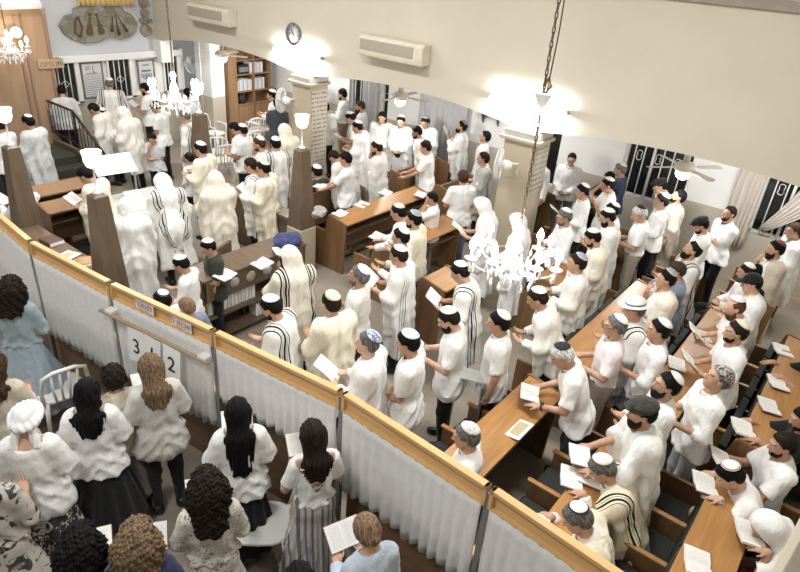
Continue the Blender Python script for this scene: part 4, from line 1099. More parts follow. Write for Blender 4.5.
# chandeliers
def chandelier(label, x, y, z, size, nl, bulb, lum, top, canopy=None, color=(1, .97, .92)):
    t = empty('chandelier', (x, y, z)); setp(t, label, 'chandelier')
    s = size
    MB().lathe([(.001, .34*s), (.03*s, .33*s), (.05*s, .27*s), (.02*s, .22*s), (.045*s, .15*s), (.07*s, .08*s), (.03*s, .03*s), (.06*s, -.03*s), (.09*s, -.08*s), (.05*s, -.13*s), (.015*s, -.17*s), (.001, -.18*s)], n=16).build('column', M_CRYSTAL, t)
    for k in range(nl):
        a = 2*math.pi*k/nl+.2; c, sn = math.cos(a), math.sin(a); r = .40*s if k % 2 == 0 else .33*s; zz = 0 if k % 2 == 0 else .05*s
        arm = MB(); arm.tube([(c*q*r, sn*q*r, zz-.08*s+h*s) for q, h in ((.12, .02), (.35, -.06), (.6, -.075), (.85, -.03), (1, .03))], .009*s, 6)
        A = arm.build('arm', M_CRYSTAL, t)
        MB().lathe([(.005*s, -.05*s), (.055*s, -.02*s), (.06*s, -.012*s), (.015*s, -.005*s), (.015*s, .07*s), (.001, .07*s)], (c*r, sn*r, zz), 12).build('candle_cup', M_CRYSTAL, A)
        MB().lathe([(.001, .065*s), (.014*s, .07*s), (.032*s, .10*s), (.026*s, .145*s), (.001, .185*s)], (c*r, sn*r, zz), 10).build('bulb', bulb, A)
        for q in range(3):
            b = a+(q-1)*.16
            obj('crystal_drop', DROP(s), M_CRYSTAL, A, loc=(math.cos(b)*r, math.sin(b)*r, zz-.01*s-.02*s*(q == 1)))
        if k % 2 == 0:
            l = bpy.data.lights.new('candle_light', 'POINT'); l.energy = lum; l.color = color; l.shadow_soft_size = .03
            lo = bpy.data.objects.new('candle_light', l); COL.objects.link(lo); lo.parent = t; lo.location = (c*r, sn*r, zz+.20*s)
    for k in range(12):
        a = 2*math.pi*k/12
        for r, zz in ((.10, -.10), (.20, -.155), (.16, .02)): obj('crystal_drop', DROP(s), M_CRYSTAL, t, loc=(math.cos(a)*r*s, math.sin(a)*r*s, zz*s))
    ch = MB(); zz = .34*s; k = 0
    while z+zz < top:
        Mx = Matrix.Translation((.012*math.sin(zz*2.3), .0, zz+.03)) @ Matrix.Rotation(R(90*(k % 2)), 4, 'Z')
        pts = [tuple(Mx @ Vector((.011*math.cos(a), 0, .034*math.sin(a)))) for a in np.linspace(0, 2*math.pi, 9)]
        ch.tube(pts, .0055, 5, False); zz += .052; k += 1
    ch.build('chain', M_CHAIN, t)
    if canopy:
        MB().lathe([(.012, -.10), (.03, -.07), (.075, .02), (.078, .03), (.001, .03)], (0, 0, canopy-z), 16).build('canopy', M_PLASTIC, t)
        MB().tube([(.01, 0, canopy-z+.02), (.05, .01, canopy-z+.09), (.02, .02, canopy-z+.16), (-.01, 0, canopy-z+.08)], .012, 6).build('wire_bundle', M_CHAIN, t)
        MB().tube([(0.02, .01, canopy-z), (.035, 0, canopy-z+.5), (.01, .01, canopy-z+1.2), (.03, 0, NAVE_H-z)], .006, 5).build('cable', M_CHAIN, t)
    return t
chandelier('large lit crystal chandelier on a long chain over the pews', -2.27, 4.8, 2.40, 1.0, 10, M_BULB, 7, NAVE_H, 3.83)
chandelier('small lit crystal chandelier over the reading desk', -8.15, 5.25, 2.72, .95, 8, M_BULB, 6, NAVE_H)
chandelier('warm lit crystal chandelier before the wooden ark wall', -13.35, 5.2, 2.62, .95, 8, M_BULBW, 3, NAVE_H, None, (1, .85, .62))
# ------------------------------------------------------------------ furniture
def lettering(body, size, mat, parent, M, name='lettering', ext=.002):
    c = bpy.data.curves.new(name, 'FONT'); c.body = body; c.size = size; c.extrude = ext; c.align_x = 'CENTER'; c.align_y = 'CENTER'
    o = bpy.data.objects.new(name, c); COL.objects.link(o)
    dg = bpy.context.evaluated_depsgraph_get()
    me = bpy.data.meshes.new_from_object(o.evaluated_get(dg), depsgraph=dg); bpy.data.objects.remove(o)
    me.materials.clear(); o = obj(name, me, mat, parent); o.matrix_local = M
    return o
def heb(s): return s[::-1]
FRONT = Matrix.Rotation(R(90), 4, 'X')                     # text upright, read from -Y
EAST = Matrix.Rotation(R(90), 4, 'Z') @ FRONT              # text upright, read from +X
# --- the ark wall, its cornice, sign and sconce
ark = empty('ark_cabinet', (-14.1, 5.0, 0)); setp(ark, 'tall wooden ark wall at the far left of the hall', 'cabinet')
mb = MB(); mb.box(-.28, .12, -2.2, -.02, 0, 3.22); mb.box(-.28, .05, -.02, .75, 0, 3.22); mb.box(-.28, -.02, .75, 1.32, 0, 3.22); mb.build('side_panel', M_ARK, ark, bevel=.01)
for k, (a, b, x) in enumerate([(-2.1, -1.2, .14), (-1.1, -.1, .14), (.02, .70, .07), (.80, 1.28, 0)]):
    mb = MB(); mb.box(x-.02, x+.012, a, a+.05, .6, 3.1); mb.box(x-.02, x+.012, b-.05, b, .6, 3.1); mb.build('stile', M_ARKD, ark, bevel=.006)
mb = MB(); mb.box(-.28, .34, -2.2, -.05, 3.22, 3.34); mb.prism([(-.05, -.28), (1.2, -.28), (1.2, .16), (-.05, .34)], 'z', 3.22, 3.34, Matrix(((0, 1, 0, 0), (1, 0, 0, 0), (0, 0, 1, 0), (0, 0, 0, 1)))); mb.build('cornice', M_WHITE, ark, bevel=.02)
mb = MB(); mb.box(.20, .30, -2.2, 1.1, 3.345, 3.375); mb.build('light_strip', emit('cornice_strip', (1., .97, .9), 1.6), ark)
sg = MB().box(-.28, .03, .98, 1.50, 2.06, 2.24).build('sign_board', wood('wood_sign', (.52, .38, .26), .85, 2, 'y', .6), ark, bevel=.006)
lettering(heb('ותן ברכה'), .125, plain('brown_letters', (.16, .09, .05), .6), sg, Matrix.Translation((.032, 1.24, 2.15)) @ EAST)
sc = empty('wall_lamp', (-13.96, 5.62, 2.80)); setp(sc, 'round glowing wall lamp on the wooden ark wall', 'lamp')
mxs = Matrix.Rotation(R(90), 4, 'Y')
MB().lathe([(.001, 0), (.11, 0), (.115, .03), (.08, .04), (.001, .04)], n=20, M=mxs).build('backplate', M_BARS, sc)
MB().lathe([(.09, .04), (.08, .07), (.04, .09), (.001, .095)], n=20, M=mxs).build('lamp_shade', M_GLASSLIT, sc)
l = bpy.data.lights.new('wall_light', 'POINT'); l.energy = 5; l.color = (1, .75, .45); l.shadow_soft_size = .1; lo = bpy.data.objects.new('wall_light', l); COL.objects.link(lo); lo.parent = sc; lo.location = (.22, 0, 0)
# steps up to the ark and their railings
st = empty('steps', (-11.9, 5.25, 0)); setp(st, 'dark steps climbing to the ark beside the black railing', 'steps')
for k in range(4): MB().box(-1.9, .10-.32*k, -.95, .62, .15*k, .15*(k+1)).build('step', plain('dark_green_carpet', (.045, .045, .035), .8, .3, 30), st, bevel=.01)
mb = MB(); mb.prism([(.16, 0), (.16, .10), (-.90, .70), (-1.9, .70), (-1.9, 0)], 'y', .63, .70); mb.build('stringer', M_DARKW, st, bevel=.008)
def railing(label, x, y, y_):
    t = empty('stair_railing', (x, y, 0)); setp(t, label, 'railing')
    tp = [(-2.1, 0, 1.45), (-1.05, 0, 1.45), (.0, 0, .82)]
    MB().tube(tp, .026, 8).build('handrail', M_IRON, t)
    MB().tube([(-2.1, 0, .80), (-1.05, 0, .80), (.0, 0, .17)], .016, 6).build('bottom_rail', M_IRON, t)
    for k in range(16):
        q = -2.07+k*.135; zt = 1.45 if q < -1.05 else 1.45-(q+1.05)*.6
        MB().tube([(q, 0, zt-.65), (q, 0, zt)], .010, 6).build('baluster', M_IRON, t)
    MB().tube([(.0, 0, 0), (.0, 0, .82)], .02, 8).build('post', M_IRON, t); MB().tube([(-1.05, 0, .6), (-1.05, 0, 1.45)], .02, 8).build('post', M_IRON, t)
railing('black iron railing along the steps below the front window', -11.85, 5.97, 0)
railing('short black iron railing at the left side of the ark steps', -11.95, 4.25, 0)
# --- what hangs on the front wall
art = empty('wall_relief', (-14.39, 7.60, 2.84)); setp(art, 'irregular painted wall relief with string instruments above the front windows', 'wall art')
out = [(-.95, .02), (-.80, .20), (-.62, .24), (-.60, .33), (-.50, .38), (-.30, .39), (-.10, .40), (-.06, .34), (-.02, .27), (.06, .27), (.12, .33), (.14, .41), (.42, .40), (.52, .36), (.56, .28), (.72, .22), (.86, .02), (.80, -.16), (.62, -.28), (.40, -.33), (.20, -.27), (.05, -.28), (-.15, -.36), (-.45, -.37), (-.72, -.28), (-.88, -.14)]
MB().prism(out, 'x', 0, .045).build('painted_panel', spot_mat('relief_paint', (.19, .18, .12), (.27, .26, .20), 2.2, .5, (.21, .20, .21)), art, bevel=.012)
rim = MB(); rim.tube([(.05, u*.97, v*.96) for u, v in out+out[:1]], .013, 6, False); rim.tube([(.05, u, v) for u, v in ((-.82, .14), (-.5, .20), (-.1, .16), (.2, .20), (.45, .20), (.62, .06))], .010, 6); rim.build('scroll_border', plain('relief_grey', (.24, .24, .26), .6), art)
IB = plain('relief_brown', (.10, .05, .025), .5)
def lute(y, z, s, tilt):
    Mx = Matrix.Translation((.045, y, z)) @ Matrix.Rotation(R(tilt), 4, 'X')
    mb = MB(); mb.prism([(.5*a*s, .5*b*s) for a, b in ((-.10, -.30), (.10, -.30), (.17, -.20), (.15, -.08), (.09, -.02), (.13, .07), (.10, .16), (-.10, .16), (-.13, .07), (-.09, -.02), (-.15, -.08), (-.17, -.20))], 'x', 0, .02, Mx)
    mb.box(0, .022, -.015*s, .015*s, .08*s, .28*s, Mx); mb.box(0, .024, -.03*s, .03*s, .27*s, .31*s, Mx)
    mb.build('instrument_relief', IB, art, bevel=.006)
lute(-.30, -.06, 1.0, -8); lute(-.06, -.05, .95, 10)
mb = MB(); mb.tube([(.06, -.52, .18), (.06, -.46, -.05), (.06, -.54, -.22), (.06, -.64, -.14), (.06, -.60, .05), (.06, -.56, .16)], .022, 6); mb.build('instrument_relief', IB, art)
for a, b in (((.25, .18), (.20, -.14)), ((.32, .22), (.36, -.22)), ((.36, .20), (.56, -.14))):
    MB().tube([(.06, a[0], a[1]), (.06, (a[0]+b[0])/2, (a[1]+b[1])/2), (.06, b[0], b[1])], [.008, .012, .035], 8).build('instrument_relief', IB, art)
p2 = empty('wall_plaque', (-14.39, 8.66, 2.86)); setp(p2, 'stacked brown stone plaque at the corner beside the painted relief', 'plaque')
for z0, z1, w in ((-.30, -.03, .15), (-.01, .12, .17), (.14, .30, .11), (.32, .55, .13)):
    MB().prism([(w*math.cos(a)*1.0, (z0+z1)/2+(z1-z0)/2*math.sin(a)*(1+.15*math.cos(3*a))) for a in np.linspace(0, 2*math.pi, 14)[:-1]], 'x', 0, .06).build('stone_piece', spot_mat('plaque_stone', (.30, .24, .19), (.22, .18, .15), 6, .5), p2, bevel=.015)
def drape(name, mat, parent, width, z0, z1, folds, amp, plane='y', nz=8, scallop=0., flare=0.):
    n = folds*6; vs = []; fs = []
    for j in range(nz+1):
        for i in range(n+1):
            u = i/n; t = j/nz; z = z1+(z0-z1)*t
            if j == nz: z += scallop*math.sin(u*folds*2*math.pi*.5+.6)+scallop*.6*math.sin(u*7)
            d = amp*(.15+1.15*t)*math.sin(2*math.pi*folds*u+1.3*math.sin(u*9)+.5*math.sin(5*u+3*t))
            a = (u-.5)*width*(1+flare*t)
            vs.append((a, d, z) if plane == 'y' else (d, a, z))
    for j in range(nz):
        for i in range(n): k = j*(n+1)+i; fs.append((k, k+1, k+n+2, k+n+1))
    mb = MB(); mb.add(vs, fs, True); o = mb.build(name, mat, parent)
    s_ = o.modifiers.new('thickness', 'SOLIDIFY'); s_.thickness = .008; return o
gc = empty('gold_curtain', (-14.30, 7.72, 0)); setp(gc, 'gold fringed drapery hanging above the painted wall relief', 'curtain'); drape('drapery', M_GOLD, gc, 1.25, 3.24, 4.3, 12, .035, 'x')
def board(label, yc, zc, w, h, fill):
    t = empty('notice_board', (-14.38, yc, zc)); setp(t, label, 'notice board')
    fr = MB(); fr.box(0, .04, -w/2, w/2, h/2-.03, h/2); fr.box(0, .04, -w/2, w/2, -h/2, -h/2+.03); fr.box(0, .04, -w/2, -w/2+.03, -h/2, h/2); fr.box(0, .04, w/2-.03, w/2, -h/2, h/2); fr.build('frame', plain('board_frame_grey', (.16, .15, .14), .5), t, bevel=.005)
    s = MB().box(0, .022, -w/2+.025, w/2-.025, -h/2+.025, h/2-.025).build('sheet', plain('board_paper_grey', (.60, .61, .61), .6, .04), t)
    ik = MB()
    if fill == 'text':
        for k in range(11):
            z = h/2-.28-k*.047; u = -w/2+.06
            while u < w/2-.07:
                L_ = random.uniform(.02, .06); ik.box(.022, .0245, u, min(u+L_, w/2-.05), z, z+.014); u += L_+.015
        ik.box(.022, .0245, .02, .035, h/2-.22, h/2-.08); ik.box(.022, .0245, .02, .07, h/2-.225, h/2-.21); ik.box(.022, .0245, -.14, -.02, h/2-.11, h/2-.095); ik.box(.022, .0245, -.16, -.04, h/2-.16, h/2-.145); ik.box(.022, .0245, -.15, .12, h/2-.245, h/2-.23)
    else:   # a seven-branched lamp in a shield
        for r in (.05, .09, .13):
            ik.tube([(.024, r*math.cos(a), .02-r*math.sin(a)) for a in np.linspace(0, math.pi, 13)], .010, 6)
        ik.box(.022, .028, -.010, .010, -.20, .03); ik.box(.022, .028, -.07, .07, -.22, -.20); ik.box(.022, .028, -.12, .12, .06, .10); ik.box(.022, .028, -.08, .08, .20, .225)
    ik.build('printing', plain('board_ink', (.15, .15, .17), .6), t)
board('grey framed notice of printed text between the two barred front windows', 7.22, 1.69, .50, .78, 'text')
board('grey framed poster with a branched lamp emblem right of the front windows', 8.54, 1.72, .44, .66, 'menorah')
# --- a book on the shelf: spine colours vary
def shelf_book(label, loc, w, h, d, mat, rot=0., grp='books in the bookcase'):
    mb = MB(); mb.box(-d/2, d/2, -w/2, w/2, 0, h); o = mb.build('book', mat, loc=loc, rot=(0, 0, rot), bevel=.003)
    pg = MB().box(-d/2+.004, d/2-.006, -w/2+.004, w/2-.004, h-.004, h+.001).build('pages', M_PAPER, o)
    return setp(o, label, 'book', grp)
# --- bookcase by the aisle's end wall
bc = empty('bookcase', (-13.50, 10.85, 0)); setp(bc, 'brown wooden bookcase at the end of the side aisle', 'bookcase')
mb = MB(); mb.box(-.19, .19, -.72, -.45, 0, 2.6); mb.box(-.19, .19, .62, .66, 0, 2.6); mb.box(-.19, -.17, -.72, .66, 0, 2.6); mb.box(-.19, .19, .065, .11, .95, 2.6); mb.build('carcass', M_SHELF, bc, bevel=.006)
for z in (.95, 1.28, 1.70, 2.05, 2.57): MB().box(-.18, .185, -.45, .62, z, z+.035).build('shelf', M_SHELF, bc, bevel=.004)
for y0, y1 in ((-.44, .08), (.10, .61)):
    d_ = MB().box(.17, .195, y0, y1, .05, .94).build('door', M_SHELF, bc, bevel=.006)
    MB().lathe([(.001, .03), (.016, .02), (.010, 0), (.001, 0)], (.195, y1-.06 if y0 < 0 else y0+.06, .72), 10, mxs).build('knob', M_IRON, d_)
SPINE = [plain('spine_pale', (.66, .66, .67), .6), plain('spine_grey', (.46, .47, .50), .6), plain('spine_white', (.76, .76, .75), .6)]
k = 0
for z, a, b in ((1.315, -.42, .03), (1.315, .14, .45), (1.735, .14, .40), (1.735, -.05, .05)):
    y = a
    while y < b:
        w = random.uniform(.035, .05); h_ = random.uniform(.24, .29); shelf_book('pale spined book standing upright in the wooden bookcase', (-13.50+.05, 10.85+y+w/2, z+.001), w, h_, .2, SPINE[k % 3]); y += w+.002; k += 1
bx = MB().box(-.12, .12, -.17, .17, 0, .22).build('stereo', M_IRON, loc=(-13.44, 10.62, 1.736), bevel=.008); setp(bx, 'black stereo box on the upper shelf of the bookcase', 'stereo')
MB().box(.12, .125, -.14, .14, .05, .17).build('display_panel', M_GREY, bx)
bg = MB().lathe([(.10, 0), (.13, .1), (.09, .22), (.02, .26), (.001, .26)], n=10).build('bag', plain('black_bag_cloth', (.02, .02, .022), .7), loc=(-13.46, 10.62, .986)); setp(bg, 'black bag on the lower shelf of the bookcase', 'bag')
MB().tube([(.02, -.05, .24), (.03, -.02, .32), (.03, .02, .32), (.02, .05, .24)], .012, 6).build('handle', M_PAPER, bg)
# --- wall fans
def wall_fan(label, loc, yaw, r=.24, arm=.28):
    t = empty('wall_fan', loc, R(yaw)); setp(t, label, 'fan', 'white round wall fans')
    MB().tube([(-arm, 0, -.12), (-arm, 0, .05), (-.16, 0, .03), (-.10, 0, 0)], .022, 8).build('bracket', M_PLASTIC, t)
    my = Matrix.Rotation(R(90), 4, 'Y')
    MB().lathe([(.001, -.20), (.06, -.19), (.085, -.12), (.08, -.04), (.001, -.03)], n=16, M=my).build('motor', M_PLASTIC, t)
    for k in range(3):
        Mx = my @ Matrix.Rotation(R(120*k), 4, 'Z') @ Matrix.Rotation(R(18), 4, 'X')
        MB().prism([(.03, -.03), (.12, -.085), (r*.88, -.07), (r*.9, .04), (.1, .05), (.03, .03)], 'z', .0, .006, Mx).build('blade', plain('fan_blade_pale', (.72, .73, .74), .3), t)
    g = MB()
    for zz, rr in ((-.035, r*.96), (0.0, r), (.045, r*.9), (.065, r*.5)): g.tube([tuple(my @ Vector((rr*math.cos(a), rr*math.sin(a), zz))) for a in np.linspace(0, 2*math.pi, 29)], .006, 5, False)
    for k in range(28):
        a = 2*math.pi*k/28; g.tube([tuple(my @ Vector((q*math.cos(a), q*math.sin(a), zz))) for q, zz in ((.03, .072), (r*.5, .066), (r*.9, .046), (r, 0), (r*.96, -.035), (.08, -.06))], .0035, 4)
    g.build('cage', M_PLASTIC, t)
    MB().lathe([(.001, .085), (.045, .08), (.05, .065), (.001, .06)], n=14, M=my).build('hub_cap', M_PLASTIC, t)
    return t
wall_fan('white wall fan seen side on at the front pillar with the lamp', (-9.72, 8.66, 1.97), -150)
wall_fan('white wall fan tilted on the pillar behind the large chandelier', (-4.50, 8.42, 2.02), -155, .24)
wall_fan('white wall fan facing out beyond the front pillar', (-11.3, 11.45, 1.58), -70, .24)
wall_fan('grey round wall fan under the white lintel end', (-14.15, 9.75, 1.9), -20, .24, .18)
# --- the bimah: tapering posts with lamps, rails, reading desk
def lamp_post(label, q):
    x, y, _ = at(*q, 2.08)
    t = empty('lamp_post', (x, y, 0)); setp(t, label, 'lamp post', 'tapering lamp posts round the reading desk')
    MB().box(-.165, .165, -.165, .165, 0, .80).build('plinth', M_STONE, t, bevel=.012)
    mb = MB(); a, b = .155, .088; mb.add([(-a, -a, .80), (a, -a, .80), (a, a, .80), (-a, a, .80), (-b, -b, 2.04), (b, -b, 2.04), (b, b, 2.04), (-b, b, 2.04), (0, 0, 2.09)], [(0, 3, 2, 1), (0, 1, 5, 4), (1, 2, 6, 5), (2, 3, 7, 6), (3, 0, 4, 7), (4, 5, 8), (5, 6, 8), (6, 7, 8), (7, 4, 8)]); mb.build('post', M_DARKW, t, bevel=.006)
    MB().lathe([(.055, 2.06), (.05, 2.09), (.014, 2.11), (.012, 2.35), (.04, 2.37), (.001, 2.375)], n=14).build('stem', M_BARS, t)
    MB().lathe([(.025, 2.36), (.07, 2.385), (.092, 2.44), (.098, 2.52), (.108, 2.555), (.100, 2.555), (.090, 2.52), (.084, 2.45), (.055, 2.40), (.001, 2.395)], n=22).build('lamp_shade', M_GLASSLIT, t)
    MB().lathe([(.001, 2.41), (.025, 2.43), (.03, 2.47), (.018, 2.51), (.001, 2.52)], n=10).build('bulb', emit('lamp_bulb', (1., .9, .7), 14.), t)
    l = bpy.data.lights.new('post_light', 'POINT'); l.energy = 7; l.color = (1, .85, .62); l.shadow_soft_size = .06; lo = bpy.data.objects.new('post_light', l); COL.objects.link(lo); lo.parent = t; lo.location = (0, 0, 2.62)
    return np.array([x, y])
PA = lamp_post('brown tapering lamp post beside the men at the white covered desk, nearest the partition numbers', (97, 192))
PB = lamp_post('brown tapering lamp post at the far left before the steps', (10, 144))
PC = lamp_post('brown tapering lamp post beside the empty wooden pew end', (302, 147))
PD = lamp_post('brown tapering lamp post near the white plastic chairs', (199, 112))
def rail(label, x0, x1, y0, y1, z=.95):
    t = empty('reading_rail', ((x0+x1)/2, (y0+y1)/2, 0)); setp(t, label, 'rail')
    w, d = (x1-x0)/2, (y1-y0)/2
    MB().box(-w, w, -d, d, z-.05, z).build('ledge', M_DARKWX, t, bevel=.008)
    MB().box(-w+.03, w-.03, -d+.04, -d+.07, .02, z-.05).build('panel', M_DARKW, t, bevel=.006)
    MB().box(-w+.03, w-.03, d-.07, d-.04, .02, z-.05).build('panel', M_DARKW, t, bevel=.006)
rail('dark brown rail carrying books between the two left lamp posts', PB[0]+.17, PA[0]-.17, PA[1]-.21, PA[1]+.13)
rail('short dark rail beside the lamp post near the pew end', PC[0]-.75, PC[0]-.17, PC[1]-.14, PC[1]+.14, .92)
rail('dark rail between the two far lamp posts', PD[0]+.17, PC[0]-.95, PD[1]-.14, PD[1]+.14, .92)
tb = empty('reading_desk', (-8.80, 4.85, 0)); setp(tb, 'reading desk under a white cloth in the middle of the lamp posts', 'table')
MB().box(-.55, .55, -.60, .60, .9, .95).build('tabletop', M_DARKW, tb, bevel=.008)
for a in (-.48, .44):
    for b in (-.53, .49): MB().box(a, a+.06, b, b+.06, 0, .9).build('leg', M_DARKW, tb)
cl = MB(); n = 40; vs = []; fs = []
pts = []
for i in range(n):
    a = 2*math.pi*i/n; c, s = math.cos(a), math.sin(a); q = max(abs(c), abs(s)); pts.append((c/q*.58, s/q*.63))
for j, (k, z) in enumerate(((0, .965), (.97, .965), (1.0, .95), (1.01, .80), (1.03, .62), (1.04, .45))):
    for i, (x, y) in enumerate(pts): f = 1+.03*(j > 2)*math.sin(i*1.7)*(j-2)*.5; vs.append((x*k*f, y*k*f, z))
for j in range(5):
    for i in range(n): fs.append((j*n+i, j*n+(i+1) % n, (j+1)*n+(i+1) % n, (j+1)*n+i))
cl.add(vs, fs, True); o = cl.build('tablecloth', M_SHEER, loc=(-8.80, 4.85, 0)); setp(o, 'white cloth covering the reading desk', 'tablecloth')
# white lit reading board on its stand
sb = empty('reading_board', (-9.32, 4.82, 0)); setp(sb, 'bright white printed board on a stand behind the reading desk', 'board')
Mx = Matrix.Translation((0, 0, 1.48)) @ Matrix.Rotation(R(-8), 4, 'Z') @ Matrix.Rotation(R(38), 4, 'Y')
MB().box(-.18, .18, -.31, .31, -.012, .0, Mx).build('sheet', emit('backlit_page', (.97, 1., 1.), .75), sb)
ik = MB()
for r_ in range(7):
    for c_ in (-1, 1):
        u = .03
        while u < .20: L_ = random.uniform(.02, .05); ik.box(-.12+.035*r_, -.112+.035*r_, c_*.14-.1+u-.02, c_*.14-.1+u+L_-.02, .0005, .002, Mx); u += L_+.012
ik.build('printing', plain('pale_ink', (.45, .5, .5), .6), sb)
MB().tube([(.05, .3, 0), (.05, .3, 1.45)], .018, 8).build('stand', M_GREY, sb); MB().lathe([(.2, 0), (.2, .02), (.02, .04), (.001, .04)], (.05, .3, 0), 16).build('base', M_GREY, sb)
# --- pews
def end_shape(): return [(-.46, 0), (.30, 0), (.34, .84), (.34, .90), (-.02, .97), (-.06, .95), (-.12, .66), (-.46, .66)]
def pew(label, b, y0, y1, ledge=True, down=False, grp='wooden pews of the hall', wd=None):
    t = empty('pew', (b, y0, 0)); setp(t, label, 'pew', grp)
    L = y1-y0; n = max(1, round(L/.52)); p = L/n
    MB().box(-.035, 0, 0, L, .30, .94, Matrix.Rotation(R(3), 4, 'Y')).build('backrest', M_PEWX, t, bevel=.006)
    MB().box(-.44, -.03, .02, L-.02, .10, .13).build('base_board', M_DARKW, t)
    if ledge:
        MB().prism([(-.03, .955), (.36, .90), (.36, .87), (-.03, .925)], 'y', 0, L).build('book_ledge', wd or M_PEW, t, bevel=.006)
        MB().box(.0, .28, .02, L-.02, .68, .70).build('book_shelf', M_DARKW, t)
    for k in range(n):
        if down: MB().prism([(-.43, .40), (-.05, .38), (-.05, .45), (-.40, .475), (-.44, .455)], 'y', k*p+.03, (k+1)*p-.03).build('seat_cushion', M_UPH, t, bevel=.02)
        else: MB().prism([(-.19, .44), (-.12, .42), (-.10, .80), (-.17, .82)], 'y', k*p+.02, (k+1)*p-.02).build('seat_cushion', M_UPH, t, bevel=.008)
        MB().prism([(-.105, .42), (-.045, .42), (-.002, .90), (-.045, .92)], 'y', k*p+.02, (k+1)*p-.02).build('back_cushion', M_UPH, t, bevel=.015)
    for k in range(1, n):
        a = MB().prism([(-.42, .12), (-.05, .12), (-.03, .62), (-.42, .62)], 'y', k*p-.016, k*p+.016).build('armrest', M_PEWX, t)
        MB().box(-.44, -.01, k*p-.024, k*p+.024, .62, .645).build('armrest_cap', M_PEW, a, bevel=.006)
    for y in (0, L):
        e = MB().prism(end_shape(), 'y', y-.018, y+.018).build('end_panel', M_PEWX, t, bevel=.006)
    return t
PEWS = [(-6.52, 6.85, 9.1, 'wooden pew with open books on top, its plain end facing the lamp post'), (-5.30, 6.58, 8.3, 'wooden pew whose end panel has a white book on it'), (-4.15, 6.2, 6.75, 'wooden pew in front of the shawl wearer with two white booklets'),
 (-3.10, 7.45, 8.5, 'wooden pew behind the large chandelier'), (-2.02, 5.85, 8.45, 'wooden pew in front of the man with the grey skullcap holding a tissue'), (-1.0, 5.75, 8.4, 'wooden pew carrying three open books before bearded men in tees'), (-.06, 5.75, 8.4, 'wooden pew with a broad brown end panel near the bearded man with booklet'),
 (-2.02, 3.3, 5.25, 'wooden pew with a bare orange ledge and framed card'), (-1.02, 3.2, 5.25, 'wooden pew before the two grey haired men by the partition'), (-.10, 3.1, 5.2, 'wooden pew in front of the man with red rimmed skullcap')]
for b, y0, y1, lb in PEWS: pew(lb, b, y0, y1, down=y1 < 5.3)
pew('pew seat carrying the bearded bareheaded man and the red rimmed skullcap', .74, 3.5, 6.6, False, True)
for b, y0, y1, lb in [(-7.5, 6.9, 8.4, 'wooden pew where the man in the dark green shirt sits'), (-8.6, 9.5, 11.0, 'aisle pew under the cream ceiling fan'), (-7.4, 9.5, 11.0, 'aisle pew before the grey curtain'), (-6.3, 9.5, 10.6, 'aisle pew with dark padded back behind the man in white tee'),
 (-4.9, 9.5, 11.0, 'aisle pew beside the standing man with red glasses'), (-3.8, 9.5, 11.0, 'aisle pew in front of two men holding leaflets'), (-2.75, 9.5, 11.0, 'aisle pew below the barred window'), (-1.74, 9.3, 10.5, 'aisle pew in front of the man in flat cap'), (-.72, 9.2, 10.9, 'aisle pew in front of the man with crossed arms')]:
    pew(lb, b, y0, y1, False, grp='wooden pews of the side aisle', down=b == -.72 or b == -7.5)
for b, y0, y1, lb in [(-10.5, 3.75, 4.9, 'dark bookrest pew left of the reading desk, farther from the partition'), (-9.72, 3.75, 4.6, 'dark bookrest pew between the two left lamp posts')]: pew(lb, b, y0, y1, grp='pews beside the steps', wd=M_SHELF)
# --- the sticker desk
dk = empty('book_desk', (-5.90, 3.98, 0)); setp(dk, 'wooden book desk with round stickers behind the partition', 'desk')
MB().prism([(-.42, .99), (.02, .99), (.02, 1.02), (-.42, 1.05)], 'y', -.02, 1.72).build('desk_top', M_DARKWX, dk, bevel=.006)
MB().box(-.03, .0, 0, 1.7, .70, .99).build('front_panel', M_DARKW, dk, bevel=.004)
for y in (0, 1.68): MB().box(-.40, 0, y-.0, y+.03, 0, .99).build('end_panel', M_PEWX, dk, bevel=.006)
MB().box(-.40, -.37, .0, 1.7, .05, .99).build('back_panel', M_DARKW, dk)
MB().box(-.38, -.01, .03, 1.68, .10, .13).build('shelf', M_DARKW, dk); MB().box(-.38, -.01, .03, 1.68, .42, .45).build('shelf', M_DARKW, dk)
for k, (y, m_) in enumerate([(.20, (.62, .40, .14)), (.46, (.50, .52, .55)), (.72, (.66, .60, .48)), (1.0, (.50, .50, .50)), (1.24, (.55, .42, .33)), (1.55, (.62, .40, .14))]):
    MB().lathe([(.075, 0), (.075, .004), (.001, .005)], (0, y, .845), 10, mxs).build('round_sticker', spot_mat('sticker_%d' % k, m_, tuple(x*.75 for x in m_), 25, .55), dk)
for k in range(26):
    y = 4.05+.058*k; shelf_book('white edged book in the sticker desk', (-6.06, y, .451 if k < 14 else .131), .05, .19, .16, SPINE[2 if k % 3 else 0], grp='books in the sticker desk')
vb = MB(); v, f = surf(lambda P: ell(P, (0, 0, .06), (.20, .24, .075))+.012*wrinkle(P, 22)+np.maximum(0, .005-P[:, 2]), (-.28, -.32, -.01), (.28, .32, .18), .014)
o = obj('velvet_bag', npmesh('velvet_bag', v, f), M_VELVET, loc=(-6.02, 5.46, 1.045), rot=(0, 0, .5)); setp(o, 'navy blue velvet bag lying on the end of the sticker desk', 'bag')
ac = empty('armchair', (-6.45, 4.9, 0), R(20)); setp(ac, 'dark wooden armchair between the sticker desk and the reading desk', 'chair')
MB().box(-.25, .25, -.25, .25, .42, .47).build('seat', M_DARKW, ac, bevel=.01); MB().box(-.27, -.22, -.25, .25, .47, .98).build('backrest', M_DARKW, ac, bevel=.02)
MB().tube([(-.22, .25, .70), (.05, .30, .72), (.25, .25, .68)], .025, 8).build('armrest', M_DARKW, ac); MB().tube([(-.22, -.25, .70), (.05, -.30, .72), (.25, -.25, .68)], .025, 8).build('armrest', M_DARKW, ac)
